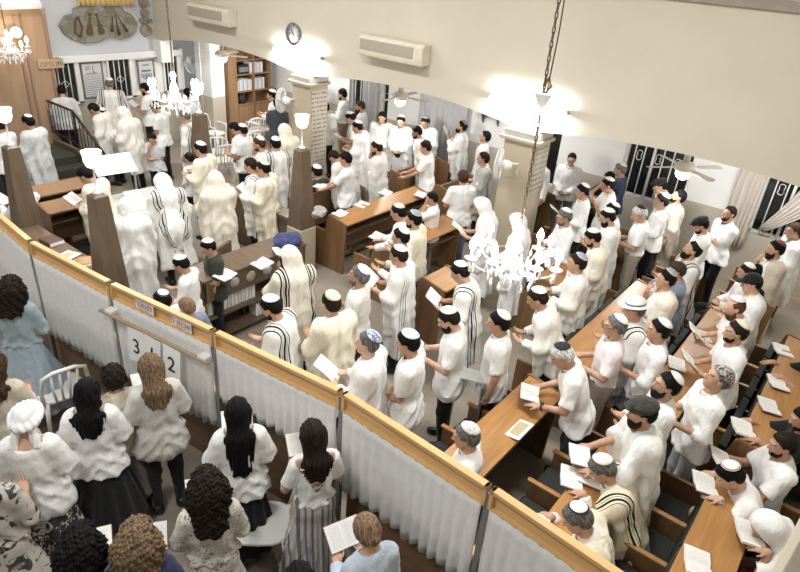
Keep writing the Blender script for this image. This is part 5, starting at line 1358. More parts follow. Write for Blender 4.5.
for a in (-.22, .22):
    for b in (-.22, .22): MB().tube([(a, b, 0), (a, b, .70 if a > 0 else .45)], .022, 8).build('leg', M_DARKW, ac)
# --- the partition between women and men
MP = [(-9.0, 2.62), (-7.63, 2.51), (-6.82, 2.46), (-5.41, 2.58), (-4.02, 2.76), (-2.62, 2.92), (-1.23, 2.87), (.1, 2.78)]
MP = [MP[0]]+MP[2:]
CB = [.55, .55, .60, .96, .72, .62]
PN = ['leftmost partition panel of honey wood and white curtain, behind the woman in blue dress', 'partition panel whose curtain hangs above a white plastic chair, under the round box', 'partition panel with two paper signs and hanging number cards',
      'partition panel with curtain ending at a honey wood rail, behind the long black hair', 'partition panel right of the lattice backed blouse, its curtain catching the light', 'partition panel at the bottom edge, below the seated men in cream shawls']
for i in range(6):
    a, b = np.array(MP[i]), np.array(MP[i+1]); L = np.linalg.norm(b-a); an = math.atan2(b[1]-a[1], b[0]-a[0])
    t = empty('partition_panel', (a[0], a[1], 0), an); setp(t, PN[i], 'partition', 'partition panels')
    zt = 1.70; g = .012
    bm_ = MB(); bm_.box(g, L-g, -.005, .055, zt-.035, zt); bm_.box(g, L-g, .03, .055, zt-.17, zt-.03); bm_.box(g, L-g, -.005, .055, zt-.175, zt-.155); bm_.box(g, g+.03, -.005, .055, zt-.17, zt); bm_.box(L-g-.03, L-g, -.005, .055, zt-.17, zt)
    bm_.build('top_beam', M_BEAM, t, bevel=.004)
    MB().box(-.022, .022, .005, .05, 0, zt-.05).build('post', M_GREY, t, bevel=.004)
    MB().box(.03, L-.03, .10, .125, .0, .98).build('lower_board', M_DOOR, t, bevel=.004)
    MB().box(.03, L-.03, .03, .12, .95, .99).build('rail', M_BEAM, t, bevel=.006)
    cu = drape('curtain', M_SHEER, t, L-.07, CB[i], zt-.165, 13, .016, 'y', 10, .02)
    cu.location = (L/2, .002, 0)
    if i == 2:
        MB().box(-.08, L+.02, -.10, -.06, 1.39, 1.415).build('hanging_bar', wood('wood_bar', (.42, .31, .20), .85, 3, 'x', .6), t, bevel=.004)
        for x in (.06, L-.06): MB().box(x-.06, x+.04, -.09, .0, 1.40, 1.44).build('bracket', M_BARS, t, bevel=.006)
    MPI = t
    if i == 2: PT2 = (t, L, an, a)
t, L, an, a = PT2
def on_panel(x, y, z): return (a[0]+math.cos(an)*x-math.sin(an)*y, a[1]+math.sin(an)*x+math.cos(an)*y, z)
for k, (x, ch) in enumerate([(.47, '3'), (.71, '1'), (.97, '2')]):
    c = MB().box(-.115, .115, -.003, 0, -.36, 0).build('number_card', M_PAPER, loc=on_panel(x, -.106, 1.40), rot=(R(-4), R((-3, 4, 2)[k]), an)); setp(c, 'white card reading %s hanging from the partition bar' % {'3': 'three', '1': 'one', '2': 'two'}[ch], 'card', 'number cards')
    lettering(ch, .22, M_INK, c, Matrix.Translation((0, -.006, -.19)) @ FRONT, 'numeral')
for x, tx, lb in ((.50, 'לנסכר', 'white paper sign on the partition beam above the card reading three'), (1.00, 'אכסן ל', 'white paper sign on the partition beam near the short blank card end')):
    mb = MB(); n = 6
    vs = [(-.135+.27*i/n, -.012*(i/n)**3-.001, z) for z in (-.065, .06) for i in range(n+1)]
    mb.add(vs+[(p[0], p[1]+.002, p[2]) for p in vs], [(i, i+1, n+2+i, n+1+i) for i in range(n)]+[(2*n+2+i+1, 2*n+2+i, 3*n+3+i, 3*n+4+i) for i in range(n)])
    s = mb.build('paper_sign', M_PAPER, loc=on_panel(x, .012, 1.622), rot=(0, 0, an)); setp(s, lb if x < .6 else 'white paper sign on the partition beam above the card reading two', 'sign', 'paper signs on the partition')
    lettering(heb(tx), .085, M_INKRED, s, Matrix.Translation((0, -.016, -.005)) @ FRONT)
# --- plastic chairs
def plastic_chair(label, loc, yaw, arms=False):
    t = empty('plastic_chair', loc, R(yaw)); setp(t, label, 'chair', 'white plastic chairs')
    n = 20; poly = [(.02+.235*math.copysign(abs(math.cos(q))**.6, math.cos(q)), .235*math.copysign(abs(math.sin(q))**.6, math.sin(q))) for q in np.linspace(0, 2*math.pi, n+1)[:-1]]
    MB().prism(poly, 'z', .415, .445).build('seat', M_PLASTIC, t, bevel=.012)
    bk = MB(); bk.tube([(-.20, -.215, .43), (-.25, -.225, .62), (-.285, -.20, .80), (-.30, -.10, .845), (-.30, .10, .845), (-.285, .20, .80), (-.25, .225, .62), (-.20, .215, .43)], .021, 8); B = bk.build('back_frame', M_PLASTIC, t)
    for k in range(4):
        y = -.12+.08*k; MB().tube([(-.215, y*.8, .43), (-.262, y, .62), (-.298, y*1.05, .84)], .014, 6).build('back_slat', M_PLASTIC, B)
    for a, b in ((.20, .19), (.20, -.19), (-.19, .19), (-.19, -.19)): MB().tube([(a, b, .43), (a*1.18, b*1.18, 0)], [.026, .017], 8).build('leg', M_PLASTIC, t)
    if arms:
        for s in (1, -1): MB().tube([(-.26, s*.225, .64), (0, s*.27, .65), (.20, s*.26, .63), (.215, s*.235, .43)], .018, 8).build('armrest', M_PLASTIC, t)
x, y, _ = at(60, 388, .44); plastic_chair('white plastic chair beside the woman in the blue grey dress', (x, y, 0), 172)
x, y, _ = at(264, 522, .44); plastic_chair('white plastic chair left of the striped skirt', (x, y, 0), 222)
for q, yaw, lb in [((213, 120), 20, 'white plastic chair standing by the aisle pillar'), ((215, 138), 150, 'white plastic chair next to the far lamp post, in front of the pillar chair'), ((247, 120), 185, 'white plastic chair under the bookcase doors'), ((259, 117), 185, 'white plastic chair nearest the man in the charcoal shirt'), ((250, 132), 170, 'white plastic chair behind the bent dark haired man in tee'), ((222, 146), 160, 'white plastic chair behind the man in white tee at the reading desk')]:
    x, y, _ = at(*q, .75); plastic_chair(lb, (x, y, 0), yaw, True)
# grey folding lectern stand beside the men near the partition
x, y, _ = at(470, 378, .95)
fs_ = empty('folding_stand', (x, y, 0), R(20)); setp(fs_, 'grey metal folding book stand among the standing men', 'stand')
for s in (1, -1): MB().prism([(-.03, 0), (.03, 0), (.03, 1.0), (-.03, 1.0)], 'x', s*.16-.012, s*.16+.012, Matrix.Rotation(R(8*s), 4, 'X')).build('leg', M_GREY, fs_)
MB().box(-.18, .18, -.10, .10, .98, 1.0).build('top_plate', plain('stand_plate_pale', (.55, .56, .57), .4), fs_, bevel=.004)
# --- curtains on the far wall
def curtain(label, xc, w, z0, z1, folds, mat, y=11.70, fl=0.):
    t = empty('curtain', (xc, y, 0)); setp(t, label, 'curtain', 'window curtains'); drape('cloth', mat, t, w, z0, z1, folds, .035, 'y', 8, .01, fl)
    MB().tube([(-w/2-.06, .04, z1), (w/2+.06, .04, z1)], .014, 8).build('rod', M_GREY, t)
curtain('grey window curtain behind the men under the cream fan', -7.85, 1.3, .35, 2.45, 9, M_CURT)
curtain('pale pleated curtain hanging behind the dark haired man in polo', -10.0, .48, .4, 2.4, 6, M_CURT)
curtain('beige pleated curtain right of the man with crossed arms', -1.52, .42, .70, 2.4, 5, cloth('curtain_beige', (.55, .50, .44)), 11.72)
tc_ = empty('tied_curtain', (-.72, 11.70, 0)); setp(tc_, 'beige curtain drawn aside across the rightmost window', 'curtain')
vs = []; fs = []; n = 24
for j in range(11):
    t_ = j/10; z = 2.35-(2.35-1.12)*t_; cx = .42-.80*t_**1.3; w = .40*(1-t_)**.8+.07
    for i in range(n+1): u = i/n-.5; vs.append((cx+u*w*1.6, .03*math.sin(u*34)*(.5+.5*w), z))
for j in range(10):
    for i in range(n): k = j*(n+1)+i; fs.append((k, k+1, k+n+2, k+n+1))
cc = MB().add(vs, fs, True).build('cloth', cloth('curtain_beige', (.55, .50, .44)), tc_); s_ = cc.modifiers.new('thickness', 'SOLIDIFY'); s_.thickness = .008
sh = MB(); sh.box(-.24, .24, -.16, 0, 0, .035); sh.prism([(-.13, -.02), (0, -.02), (0, -.22), (-.04, -.2)], 'x', -.2, -.17); sh.prism([(-.13, -.02), (0, -.02), (0, -.22), (-.04, -.2)], 'x', .17, .2)
o = sh.build('wall_shelf', M_DARKW, loc=(-6.65, 11.79, 1.93), bevel=.006); setp(o, 'small dark wall shelf above the man with raised head', 'shelf')
x, y, _ = at(52, 240, .95)
def closed_book(label, q, z, yaw, mat, w=.16, l=.22, h=.045):
    x, y, _ = at(*q, z); o = MB().box(-l/2, l/2, -w/2, w/2, 0, h).build('book', mat, loc=(x, y, z+.001), rot=(0, 0, R(yaw)), bevel=.004); setp(o, label, 'book')
    MB().box(-l/2+.004, l/2+.001, -w/2-.001, w/2-.004, .006, h-.006).build('pages', M_PAPER, o); return o
closed_book('thick brown closed book on the dark rail left of the framed card', (52, 243), .95, 95, COVERS[0], .26, .20, .06)
c = closed_book('framed printed card lying on the dark rail between book and round box', (68, 256), .95, 110, M_PAPER, .22, .24, .012)
MB().box(-.075, .075, -.065, .065, .0125, .0135).build('printing', plain('card_print', (.50, .44, .28), .7), c)
x, y, _ = at(86, 266, .95); o = MB().lathe([(.001, 0), (.14, 0), (.145, .07), (.13, .075), (.001, .075)], n=24).build('round_box', plain('box_rim_pale', (.55, .50, .44), .4), loc=(x, y, .951)); setp(o, 'round tan lidded box on the dark rail beside the lamp post', 'box')
MB().lathe([(.125, .0755), (.12, .085), (.001, .087)], n=24).build('lid', plain('box_lid_tan', (.50, .30, .14), .45), o)
c = closed_book('framed printed card on the bare orange ledge of the pew', (519, 430), .915, 92, M_PAPER, .30, .16, .012); c.rotation_euler = (0, R(8), R(180))
MB().box(-.05, .05, -.11, .11, .0125, .0135).build('printing', plain('card_print2', (.46, .36, .20), .7), c)

v, f = surf(lambda P: ell(P, (0, 0, .08), (.13, .17, .09))+.018*wrinkle(P, 30)+.008*wrinkle(P, 80), (-.2, -.24, -.03), (.2, .24, .22), .012)
o = obj('plastic_bag', npmesh('plastic_bag', v, f), plain('crumpled_pale_plastic', (.45, .42, .40), .25, .25, 30), loc=(-6.68, 6.68, .93)); setp(o, 'crumpled pale plastic bag on the pew end beside the lamp post', 'bag')
# ------------------------------------------------------------------ the congregation
FLORAL = spot_mat('floral_black_on_pale', (.50, .46, .41), (.045, .04, .04), 9, .56); MATS['floral'] = FLORAL
FLORAL2 = spot_mat('floral_pale_on_black', (.03, .03, .03), (.50, .47, .43), 16, .54); MATS['floralskirt'] = FLORAL2
DOTS = spot_mat('speckled_blouse', (.66, .62, .55), (.10, .09, .09), 48, .60); MATS['speckled'] = DOTS
MATS['stripeskirt'] = stripe_mat('striped_cotton_skirt', (.52, .50, .47), (.17, .17, .19), [(.03, .05), (.085, .10), (.13, .16), (.205, .215), (.24, .27), (.31, .33), (.36, .39)])
P = person
# around the ark and the front wall
P((61, 85), 'dark haired man in pale shirt facing the left barred window', 155, 'dn', top='shirt lgray', hair='k', kip='', hp=25, z0=.0, lean=6)
P((26, 115), 'man with white skullcap and grey prayer shawl below the ark steps', 205, 'bk', top='polo white', legs='beige', kip='k', over='s lgray', tl=1.25)
P((90, 103), 'bowing man in cream shawl beside the long black stair railing', 215, 'bk', hair='k', kip='', over='s off', lean=26, hp=20)
P((102, 108), 'man with white skullcap half hidden behind the bowing man in cream shawl', 160, 'dn', top='tee white', kip='w', s=.84)
P((109, 78), 'man with white skullcap and black striped shawl facing the wall between front windows', 150, 'dn', s=1.04, kip='w', over='s white#', hp=20, hair='g')
P((143, 83), 'full bearded man in white tee under the branched lamp poster', 215, 'bk', hair='k++', kip='', hp=20, who='held by the bearded man under the poster')
P((152, 101), 'man in white tee with bowed dark hair left of the small chandelier', 210, 'cl', hair='k', kip='', hp=40)
P((121, 107), 'worshipper wholly wrapped in pale shawl between stair railing and bearded reader', 200, 'bk', kip='', over='h off', lean=12, who='held out by the shawl wrapped worshipper near the railing')
P((183, 110), 'man with cream knitted skullcap and striped shawl below the small chandelier', 215, 'dn', hair='g', kip='c', over='s white#', hp=16)
P((187, 88), 'dark haired man in pale shirt standing behind the small chandelier bulbs', 170, 'bk', top='shirt lgray', kip='', hair='k')
P((151, 134), 'boy in pale shirt with clasped hands behind the white reading board', 300, 'ch', s=.80, top='tee lgray', kip='', hair='k', hp=25)
P((188, 153), 'dark haired boy in white shirt beside the far lamp post', 195, 'cl', s=.80, top='shirt white', kip='b', hair='k')
P((199, 142), 'man in white skullcap and cream shawl standing at the reading desk, facing the board', 205, 'bk', top='shirt white', hair='k', over='s yellow', hp=14)
P((160, 173), 'worshipper bent over the white desk under a black striped hooded shawl', 165, 'lg', kip='', over='h white#', lean=26, hp=25, top='shirt white', tl=1.3)
P((127, 197), 'worshipper in plain white hooded shawl right beside the nearest lamp post', 150, 'lg', kip='', over='h white', lean=8, hp=25, tl=1.6)
P((80, 167), 'dark haired man in long cream shawl looking down, left of the nearest lamp post', 215, 'bk', hair='k', kip='', over='s yellow', hp=35, lean=6, tl=1.5, who='held by the cream shawled man at the left lamp post')
P((17, 178), 'man in white hidden behind the far left lamp post, sitting with a sheet', 200, 'sbk', top='shirt white', hair='d', kip='w', who='held by the man behind the far left post', bookkind='sheet')
P((-4, 118), 'man in white at the left picture edge behind the lamp post', 200, 'cl', top='shirt white', hair='d', kip='w')
# by the bookcase
P((271, 90), 'man in white with white skullcap standing before the bookcase', 215, 'bk', top='shirt white', hair='k', kip='w')
P((277, 98), 'man in charcoal shirt seen from behind near the white chairs', 140, 'cl', top='polo char', hair='k', kip='', tuck='out')
P((232, 122), 'dark haired man in white tee bending forward before the white chairs', 200, 'bk', hair='k', kip='', lean=12, hp=28)
P((241, 124), 'man with white skullcap hidden behind the bending man in white tee', 200, 'cl', hair='k', kip='w', s=.97)
P((283, 124), 'worshipper in pointed cream hooded shawl left of the lamp by the pillar', 175, 'bk', kip='', over='h cream', hp=25, tl=1.3)
P((258, 137), 'brown bearded man with white skullcap, hand raised to his face', 215, 'ch', top='shirt off', hair='b+', kip='w')
P((275, 137), 'man with white skullcap and black striped shawl, back turned, beside the brown lamp post', 165, 'bk', hair='k', kip='w', over='s white#', tl=1.5)
P((249, 158), 'dark haired man in black striped shawl facing the man with cream shawl and glasses', 212, 'bk', hair='d', kip='', over='s white#', hp=18, z0=0)
P((262, 161), 'man with glasses in white shirt, cream shawl and khaki trousers reading at the desk', 208, 'bk', top='shirt white', legs='khaki', hair='k', kip='c', over='s yellow', glasses=True, who='held by the man with glasses at the reading desk', tl=1.3)
P((214, 171), 'large figure in long cream hooded shawl, back turned, right of the striped hooded worshipper', 160, 'lg', kip='', over='h cream', hp=22, lean=5, tl=1.6)
# beyond the front pillar
P((325, 102), 'dark haired man in white partly hidden by the front pillar', 160, 'bk', top='shirt white', hair='k', kip='')
P((342, 89), 'bearded man in white shirt and beige trousers by the first aisle window', 205, 'bk', s=1.04, top='shirt white', legs='khaki', hair='k+', kip='b', hp=12, tuck='in')
P((360, 101), 'brown haired bearded man in white polo before the pale pleated curtain', 215, 'dn', top='polo white', hair='b+', kip='')
P((348, 112), 'bending man with white skullcap holding a low booklet beyond the pillar', 208, 'bk', hair='k', kip='w', lean=16, hp=25, who='held low by the bending man beyond the pillar', bookkind='sheet')
P((356, 121), 'man with white skullcap and plain white shawl in front of the white polo man', 205, 'bk', hair='k', kip='w', over='s white', lean=6, tl=1.3, hp=20)
P((382, 112), 'young dark haired man in white shawl facing the hall beside the ceiling fan', 292, 'cl', top='shirt white', hair='k', kip='', over='s off')
P((401, 116), 'man with white skullcap and open white shawl facing the hall under the ceiling fan', 290, 'cl', top='shirt white', hair='k', kip='w', over='s white')
P((376, 141), 'bearded man in white shawl with hand at his chin behind the empty pew', 208, 'ch', top='shirt white', legs='lgray', hair='d+', kip='w', over='s off', tl=1.3)
P((416, 126), 'dark haired man in slanting cream shawl leaning left below the ceiling fan', 215, 'dn', hair='k+', kip='', over='s cream', lean=10)
P((425, 117), 'man with grey skullcap and white shawl facing the hall before the grey curtain', 275, 'bk', top='shirt white', hair='d', kip='g', over='s white', hp=25)
P((425, 141), 'short haired man in white polo with black lines leaning on the pew end', 210, 'lg', top='polo white', hair='d', kip='b', lean=4)
P((464, 121), 'bearded man with dark skullcap raising a leaflet before the grey curtain', 205, 'bh', top='shirt white', hair='k++', kip='q', over='s thin#', hp=-8, who='raised by the bearded man before the grey curtain', bookkind='sheet')
P((488, 131), 'dark haired man in white with lifted head under the small wall shelf', 200, 'dn', top='shirt white', hair='k', kip='', hp=-12)
P((485, 152), 'brown haired man in grey striped shawl left of the pillar fan', 208, 'bk', hair='d', kip='', over='s gray#', hp=0)
# middle pews, left
P((316, 165), 'man in dark green shirt and white skullcap sitting beyond the lamp post', 178, 'scl', top='tee dgreen', kip='w', hair='k')
P((345, 152), 'dark haired man in white polo leaning on a pew with an open book', 203, 'lg', top='polo white', kip='', hair='k', who='lying before the dark haired man in white polo')
P((331, 150), 'worshipper in cream shawl stooping beyond the man in white polo', 190, 'lg', kip='', hair='d', over='s off', lean=30, hp=30, s=.96)
P((464, 170), 'short haired man in white tee and grey jeans seen from behind', 140, 'bk', legs='jeans', kip='', hair='b', hp=5)
P((432, 192), 'boy in white polo covering his face with both hands', 212, 'fc', s=.86, top='polo white', legs='gray', kip='', hair='k', hp=12)
P((479, 198), 'worshipper in white hooded shawl just left of the large chandelier', 205, 'bk', kip='', over='h white', hp=28, lean=6, tl=1.5, who='held by the hooded worshipper left of the chandelier', bookkind='sheet')
P((397, 204), 'man in white with ringed cream knitted cap leaning on a pew end', 200, 'lg', s=.97, top='shirt white', kip='c', hair='k', lean=8)
P((414, 211), 'bearded man with grey skullcap in cream shawl behind the ringed knitted cap', 203, 'bk', kip='g', hair='k+', over='s yellow', hp=8, tl=1.5)
P((401, 228), 'man with white skullcap and white shirt between cream shawl and striped shawl', 203, 'bk', top='shirt white', kip='w', hair='k', hp=10)
P((398, 246), 'brown haired man with white skullcap in white shawl with striped edge, holding a book', 200, 'bk', kip='w', hair='d', over='s thin#', hp=15, tl=1.3, who='held by the brown haired man with striped edge shawl')
P((362, 266), 'man with white skullcap and white tee, head raised, near the empty floor', 205, 'bk', kip='w', hair='g+', hp=-5, top='tee off')
P((457, 262), 'man with white skullcap reading, dark stripes on his shawl sleeve', 203, 'bk', kip='w', hair='k', over='s white#', hp=28, lean=6, who='held by the man with stripes on his shawl sleeve')
P((516, 214), 'worshipper in white hooded shawl directly behind the large chandelier', 195, 'bk', kip='', over='h white', hp=20, tl=1.5)
P((536, 288), 'man with white skullcap in cream shawl and black trousers bending below the chandelier', 205, 'bk', top='shirt white', kip='w', hair='d', over='s off', lean=18, hp=15, tl=.4)
# beyond the second pillar
P((573, 153), 'balding man with glasses and clasped hands in white shirt by the far wall', 290, 'cl', top='shirt white', hair='dot', kip='', glasses=True, hp=12, tuck='out', legs='gray')
P((541, 152), 'man in white shirt mostly hidden behind the second pillar', 240, 'dn', top='shirt white', hair='d', kip='')
P((565, 209), 'older man with glasses and white skullcap right of the large chandelier', 225, 'bk', top='shirt white', hair='g+', kip='w', glasses=True)
P((583, 184), 'young man with white skullcap and leaflet in front of the balding man', 213, 'bk', top='shirt white', hair='k', kip='w', who='held by the young man in front of the balding man', bookkind='sheet')
P((608, 178), 'young man with white skullcap holding a raised leaflet beside the navy shirt', 213, 'bh', top='polo white', hair='k', kip='w', who='raised by the young man beside the navy shirt', bookkind='sheet', hp=18)
P((610, 172), 'dark haired person peering left between the leaflet reader and the navy shirt', 250, 'fc', top='tee black', hair='k', kip='', s=.97)
P((621, 163), 'man in navy shirt with pale knitted skullcap beside the barred window', 190, 'dn', top='shirt navy', hair='g', kip='c', legs='gray')
P((591, 229), 'man with white skullcap in long cream shawl, short sleeve showing, right of the chandelier', 205, 'bk', hair='k+', kip='w', over='s cream', lean=8, hp=24, tl=1.5, who='held up before the cream shawl right of the chandelier', bookkind='sheet')
P((607, 209), 'dark bearded man with white skullcap in white shawl, before the older man in black skullcap', 205, 'bk', hair='k++', kip='w', over='s white', hp=24, tl=1.6)
P((613, 203), 'worshipper whose white skullcap shows just above the dark bearded man', 205, 'cl', hair='k', kip='w', top='shirt white', s=.97)
P((580, 254), 'man with grey skullcap in off white shawl and black trousers reading beside the chandelier', 207, 'bk', hair='d', kip='g', over='s off', hp=2, top='shirt white', tl=.45)
P((639, 206), 'grey haired man with black skullcap, white shirt and belted beige trousers', 203, 'bk', top='polo white', legs='beige', hair='w', kip='b', hp=24, belt=True, tuck='in')
P((637, 299), 'man wearing a white brimmed hat with grey band', 207, 'bk', hair='g', kip='fedora', over='s white#', hp=8)
P((619, 316), 'man with glasses, pale pink polo and belted beige trousers', 207, 'bk', top='polo pink', legs='beige', hair='g', kip='w', glasses=True, belt=True, tuck='in', hp=2, who='held by the man in the pale pink polo', bookkind='sheet')
P((663, 320), 'dark haired man with white skullcap, white shirt and beige trousers behind the pink polo', 205, 'bk', top='half white', legs='beige', hair='k', kip='w', hp=2)
P((660, 179), 'man with black cap and white shawl leaning under the right ceiling fan', 205, 'dn', hair='k', kip='flat', over='s white', lean=14, hp=14)
P((664, 194), 'dark haired man with grey skullcap and untucked white shirt behind the older man', 207, 'bk', top='shirt white', hair='k', kip='g', hp=4)
P((684, 190), 'bearded man gazing up in white shirt and hanging beige shawl', 203, 'dn', top='half white', hair='k+', kip='', over='s sand', hp=-16, tl=1.5)
P((700, 217), 'bearded man in black flat cap and white shirt in front of the crossed arms man', 207, 'cl', top='shirt white', hair='k+', kip='flat', hp=28)
P((733, 206), 'short haired bearded man with crossed arms in white polo by the far wall', 230, 'cr', top='polo white', hair='dt+', kip='', hp=-2, coll='char')
P((699, 242), 'bearded man with white skullcap, head raised, in black edged shawl', 208, 'bk', hair='d++', kip='w', over='s white#', hp=-14, tl=1.3)
P((678, 262), 'brown haired man in grey blue shirt between two shawl wearers', 205, 'fc', top='shirt gblue', hair='b', kip='', s=.96, hp=15)
P((670, 270), 'man with grey skullcap in cream shawl holding a tissue at his face', 210, 'ch', hair='k', kip='g', over='s cream', hp=0, tl=1.3)
P((748, 264), 'bald man with white skullcap sitting by the right aisle pew', 205, 'scl', hair='dot', kip='w', top='shirt white')
P((758, 265), 'dark haired person sitting beyond the bald man with white skullcap', 205, 'scl', hair='k', kip='', top='tee black')
P((754, 274), 'man in black baseball cap with small pale emblem and wide white shawl', 205, 'bk', hair='k', kip='ball', over='s white', hp=14, tl=1.6, sk='l')
P((779, 241), 'black bearded man with dark red skullcap and beige shawl, hand at chin', 205, 'ch', top='tee white', hair='k++', kip='m', over='s sand', hp=6, tl=1.4)
P((797, 223), 'brown haired man in white shawl at the right edge by the drawn curtain', 205, 'cl', hair='b', kip='', over='s white', hp=10)
P((735, 297), 'red brown bearded man with white skullcap reading over the pew', 208, 'bk', hair='ro++', kip='w', hp=22, lean=4, who='held by the red brown bearded man over the pew', sk='l')
P((741, 322), 'man with cream skullcap and cropped beard in white tee reading over the pew', 210, 'bk', hair='d+', kip='e', hp=0, lean=4, who='held by the man with the cream silk skullcap')
P((728, 368), 'grey haired man in big colour patterned cap, head raised', 212, 'bk', top='half white', hair='g', kip='p', hp=-16, legs='lgray')
P((806, 408), 'dark haired man at the right edge with hands on an open book', 205, 'slg', top='tee black', hair='k+', kip='', hp=20, who='under the hands of the man at right edge')
P((822, 348), 'man in black cut off by the right edge, arms on the book ledge', 205, 'slg', top='tee black', hair='d', kip='', hp=20)
P((674, 374), 'black bearded man with white skullcap and white shirt before the patterned cap', 210, 'bk', top='shirt white', hair='k++', kip='w', hp=-4, legs='beige')
P((646, 401), 'bearded man in dark olive newsboy cap and wide white shawl', 210, 'lg', top='tee white', hair='k++', kip='news', over='s white', hp=4, lean=8, tl=1.5, who='under the hand of the man in newsboy cap')
P((726, 463), 'dark haired man with red rimmed white skullcap sitting bent over his book', 205, 'slg', hair='k', kip='r', lean=28, hp=26, sk='l', watch=STEEL, who='in front of the man with red rimmed skullcap')
P((787, 434), 'bearded bareheaded man in white tee holding up a booklet at the right edge', 208, 'sbk', hair='d+', kip='', hp=12, who='held by the bareheaded bearded man at right')
P((762, 514), 'person hunched under a white hooded shawl in the bottom right corner', 205, 'slg', kip='', over='h white', lean=36, hp=24, who='beside the hunched hooded shawl in the corner')
# the pews nearest the partition
P((467, 425), 'grey haired man with lacy skullcap sitting before the orange ledge', 205, 'scl', top='polo white', hair='g', kip='l', hp=12)
P((597, 456), 'grey haired man with white skullcap in yellowish black striped shawl, sitting', 205, 'slg', top='shirt white', hair='g', kip='w', over='s yellow#', lean=22, hp=28, who='before the man in yellowish striped shawl')
P((573, 505), 'grey haired man with white skullcap in cream shawl directly behind the partition', 203, 'slg', top='shirt white', hair='g', kip='k', over='s yellow', lean=18, hp=24, who='before the cream shawled man behind the partition')
P((558, 344), 'white haired man with black skullcap leaning on the orange pew ledge', 207, 'lg', top='polo white', legs='olive', hair='w', kip='b', lean=20, hp=26, watch=BELT, who='under the hand of the white haired man')
P((500, 312), 'black haired man with white skullcap, untucked white shirt and dark olive trousers', 205, 'dn', top='polo white', legs='olive', hair='k', kip='w', hp=10)
P((445, 308), 'bearded man with white skullcap in white tee and black trousers looking down', 210, 'bk', hair='d++', kip='w', hp=32, tuck='long', who='held by the bearded man looking down in tee', sk='l')
P((407, 331), 'man with white skullcap in white tee with black neckline', 200, 'cl', hair='k', kip='w', hp=16, tuck='long', coll='black')
P((370, 332), 'man with blue patterned skullcap and white shawl by the partition post', 203, 'bk', hair='gt', kip='u', over='s white', hp=0, top='shirt white', sk='l', who='held by the man with blue patterned skullcap', bookkind='sheet')
P((331, 292), 'man with round cream skullcap in cream shawl, back turned, behind the partition', 170, 'bk', hair='d', kip='e', over='s yellow', hp=10, tl=1.3)
P((267, 296), 'bearded man with white skullcap in black trimmed white shawl behind the partition', 207, 'bk', hair='k+', kip='w', over='s white#', hp=24, lean=4)
P((288, 246), 'worshipper in cream hooded shawl, hand on the sticker desk', 165, 'lg', kip='', over='h cream#', hp=25, lean=4, tl=1.3)
P((177, 256), 'boy with white skullcap and pale shirt leaning at the sticker desk end', 215, 'bk', s=.86, top='half white', hair='k', kip='w', hp=30)
P((205, 240), 'boy with white skullcap behind the sticker desk, facing its open book', 250, 'bk', s=.86, top='tee dgreen', hair='k', kip='w', hp=25)
P((160, 291), 'person with black rimmed white skullcap just above the partition beam', 200, 'dn', s=.87, hair='k', kip='k')
P((185, 298), 'bareheaded child with light brown hair just above the partition beam', 190, 'dn', s=.84, hair='l', kip='', top='tee gblue')
# the women's side
P((10, 277), 'woman with dark curly hair in blue grey dress at the left edge', 140, 'bk', s=.96, sex='w', kip='', hair='d', lh=(.16, 'curly'), top='half dress', tuck='in', legs='skirt,dress,.22,.24,14', hp=20)
P((25, 404), 'woman in white twisted headscarf and loose white blouse', 140, 'bk', s=.95, sex='w', kip='scarf', hair='', top='wide white', tuck='long', legs='skirt,floralskirt,.15,.12,10', hp=20, sk='l')
P((86, 378), 'woman with long black wavy hair, white top and black skirt', 145, 'bk', s=.94, sex='w', kip='', hair='k', lh=(.28, 'wavy'), top='wide white', tuck='out', legs='skirt,black,.25,.14,12', hp=18)
P((111, 365), 'woman with curly dark pinned up hair beside the standing number cards', 165, 'bk', s=.90, sex='w', kip='', hair='dC', top='half sand', tuck='out', legs='skirt,gray,.3,.1,10', hp=22)
P((148, 353), 'woman with long light brown hair, pale lace tunic and black leggings', 160, 'bk', s=.97, sex='w', kip='', hair='h', lh=(.24, 'straight'), top='widelong lace', tuck='long', legs='black', hp=28, who='held by the woman in pale lace tunic')
P((-8, 352), 'woman in pale beige cardigan cut off by the left edge', 140, 'bk', s=.95, sex='w', kip='', hair='b', lh=(.2, 'wavy'), top='shirt sand', tuck='long', legs='skirt,sand,.2,.14,10')
P((-22, 452), 'woman in beige dress with black floral print cut off at bottom left', 140, 'bk', s=.97, sex='w', kip='', hair='b', lh=(.2, 'wavy'), top='half floral', tuck='in', legs='skirt,floral,.2,.16,10')
P((78, 525), 'woman with dark curly hair holding a book at the bottom left', 150, 'bk', s=.94, sex='w', kip='', hair='k', lh=(.12, 'curly'), top='half white', tuck='out', legs='skirt,black,.25,.14,12', hp=28, who='held by the dark curly haired woman at bottom left')
P((136, 521), 'woman with highlighted brown frizzy hair at the bottom edge', 145, 'bk', s=.95, sex='w', kip='', hair='h', lh=(.30, 'curly'), top='half navy', tuck='out', legs='skirt,black,.25,.14,12', hp=24, who='held by the woman with highlighted frizzy hair')
P((205, 470), 'woman with dark frizzy hair in speckled pale dress', 150, 'bk', s=.95, sex='w', kip='', hair='d', lh=(.22, 'curly'), top='half speckled', tuck='in', legs='skirt,speckled,.2,.14,12', hp=18, who='held by the woman in the speckled dress')
P((237, 398), 'woman with very long straight black hair, white top and black skirt', 145, 'bk', s=.95, sex='w', kip='', hair='k', lh=(.46, 'straight'), top='wide white', tuck='out', legs='skirt,black,.15,.10,12', hp=18, who='held by the woman with long straight black hair')
P((312, 420), 'woman with lattice backed white top and grey striped skirt', 150, 'bk', s=.96, sex='w', kip='', hair='d', lh=(.24, 'straight'), top='laced white', tuck='in', legs='skirt,stripeskirt,.15,.09,18', hp=20, who='held by the woman in the striped skirt')
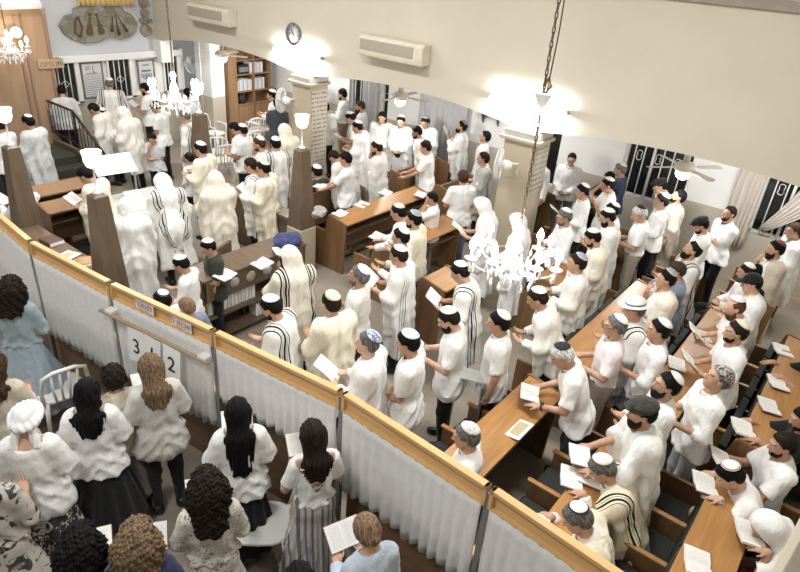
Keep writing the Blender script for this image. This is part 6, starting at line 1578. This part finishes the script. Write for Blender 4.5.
P((365, 514), 'woman with brown hair clipped in a bun and pale blue shirt', 160, 'bk', s=.94, sex='w', kip='', hair='lB', top='shirt blue', tuck='out', legs='skirt,black,.2,.14,12', hp=26, who='held by the woman with the clipped bun')
P((299, 566), 'woman whose dark hair just shows at the bottom edge under the striped skirt', 150, 'bk', s=.93, sex='w', kip='', hair='k', lh=(.2, 'straight'), top='half gray', tuck='out', legs='skirt,gray,.2,.14,12')
# ------------------------------------------------------------------ books and papers that lie about
def lie(q, z, yaw, label, tilt=8, size=1.): x, y, _ = at(*q, z); open_book(label, (x, y, z+.012), yaw, tilt, size)
lie((362, 206), .925, 195, 'open book with a tan card on it, lying on the empty pew')
lie((385, 194), .925, 190, 'blank open book lying beside the tan card book on the empty pew')
lie((377, 238), .93, 195, 'open white book on the pew end before the ringed knitted cap')
lie((225, 277), 1.04, 195, 'open white book on the left end of the sticker desk')
lie((262, 265), 1.04, 190, 'open white book on the sticker desk near the hooded worshipper')
lie((283, 252), 1.04, 160, 'open white book beside the navy velvet bag')
lie((702, 338), .93, 205, 'open white book on the ledge before the cropped beard')
lie((676, 366), .93, 200, 'open white book on the ledge, nearest the black bearded man')
lie((782, 352), .93, 205, 'open book on the right edge ledge, farthest of that ledge')
lie((777, 385), .93, 205, 'open book with yellowed page on the right edge ledge')
lie((768, 408), .93, 205, 'open white book on the right edge ledge above the brown end panel')
lie((590, 478), .93, 200, 'open white book between the two sitting grey haired men')
lie((697, 565), .93, 200, 'open white book at the bottom edge near the hunched shawl')
lie((420, 196), .93, 200, 'white book lying near the boy covering his face')
x, y, _ = at(305, 190, .95); lie((340, 215), .93, 190, 'open white book near the man in dark green shirt')
x, y, _ = at(178, 193, .97); open_book('open book with a yellowed page on the white reading desk', (-8.85, 5.25, .985), 170, 5)
sheet('white paper sheet spread on the reading desk', (-8.75, 4.7, .975), 160, 0, .3, .42)
sheet('white printed sheet with orange picture on the reading desk', (-9.05, 4.95, .985), 175, 25, .26, .3)

sheet('crumpled white sheet lying on the floor between the pews', (-.42, 5.5, .004), 140, 0, .2, .2)
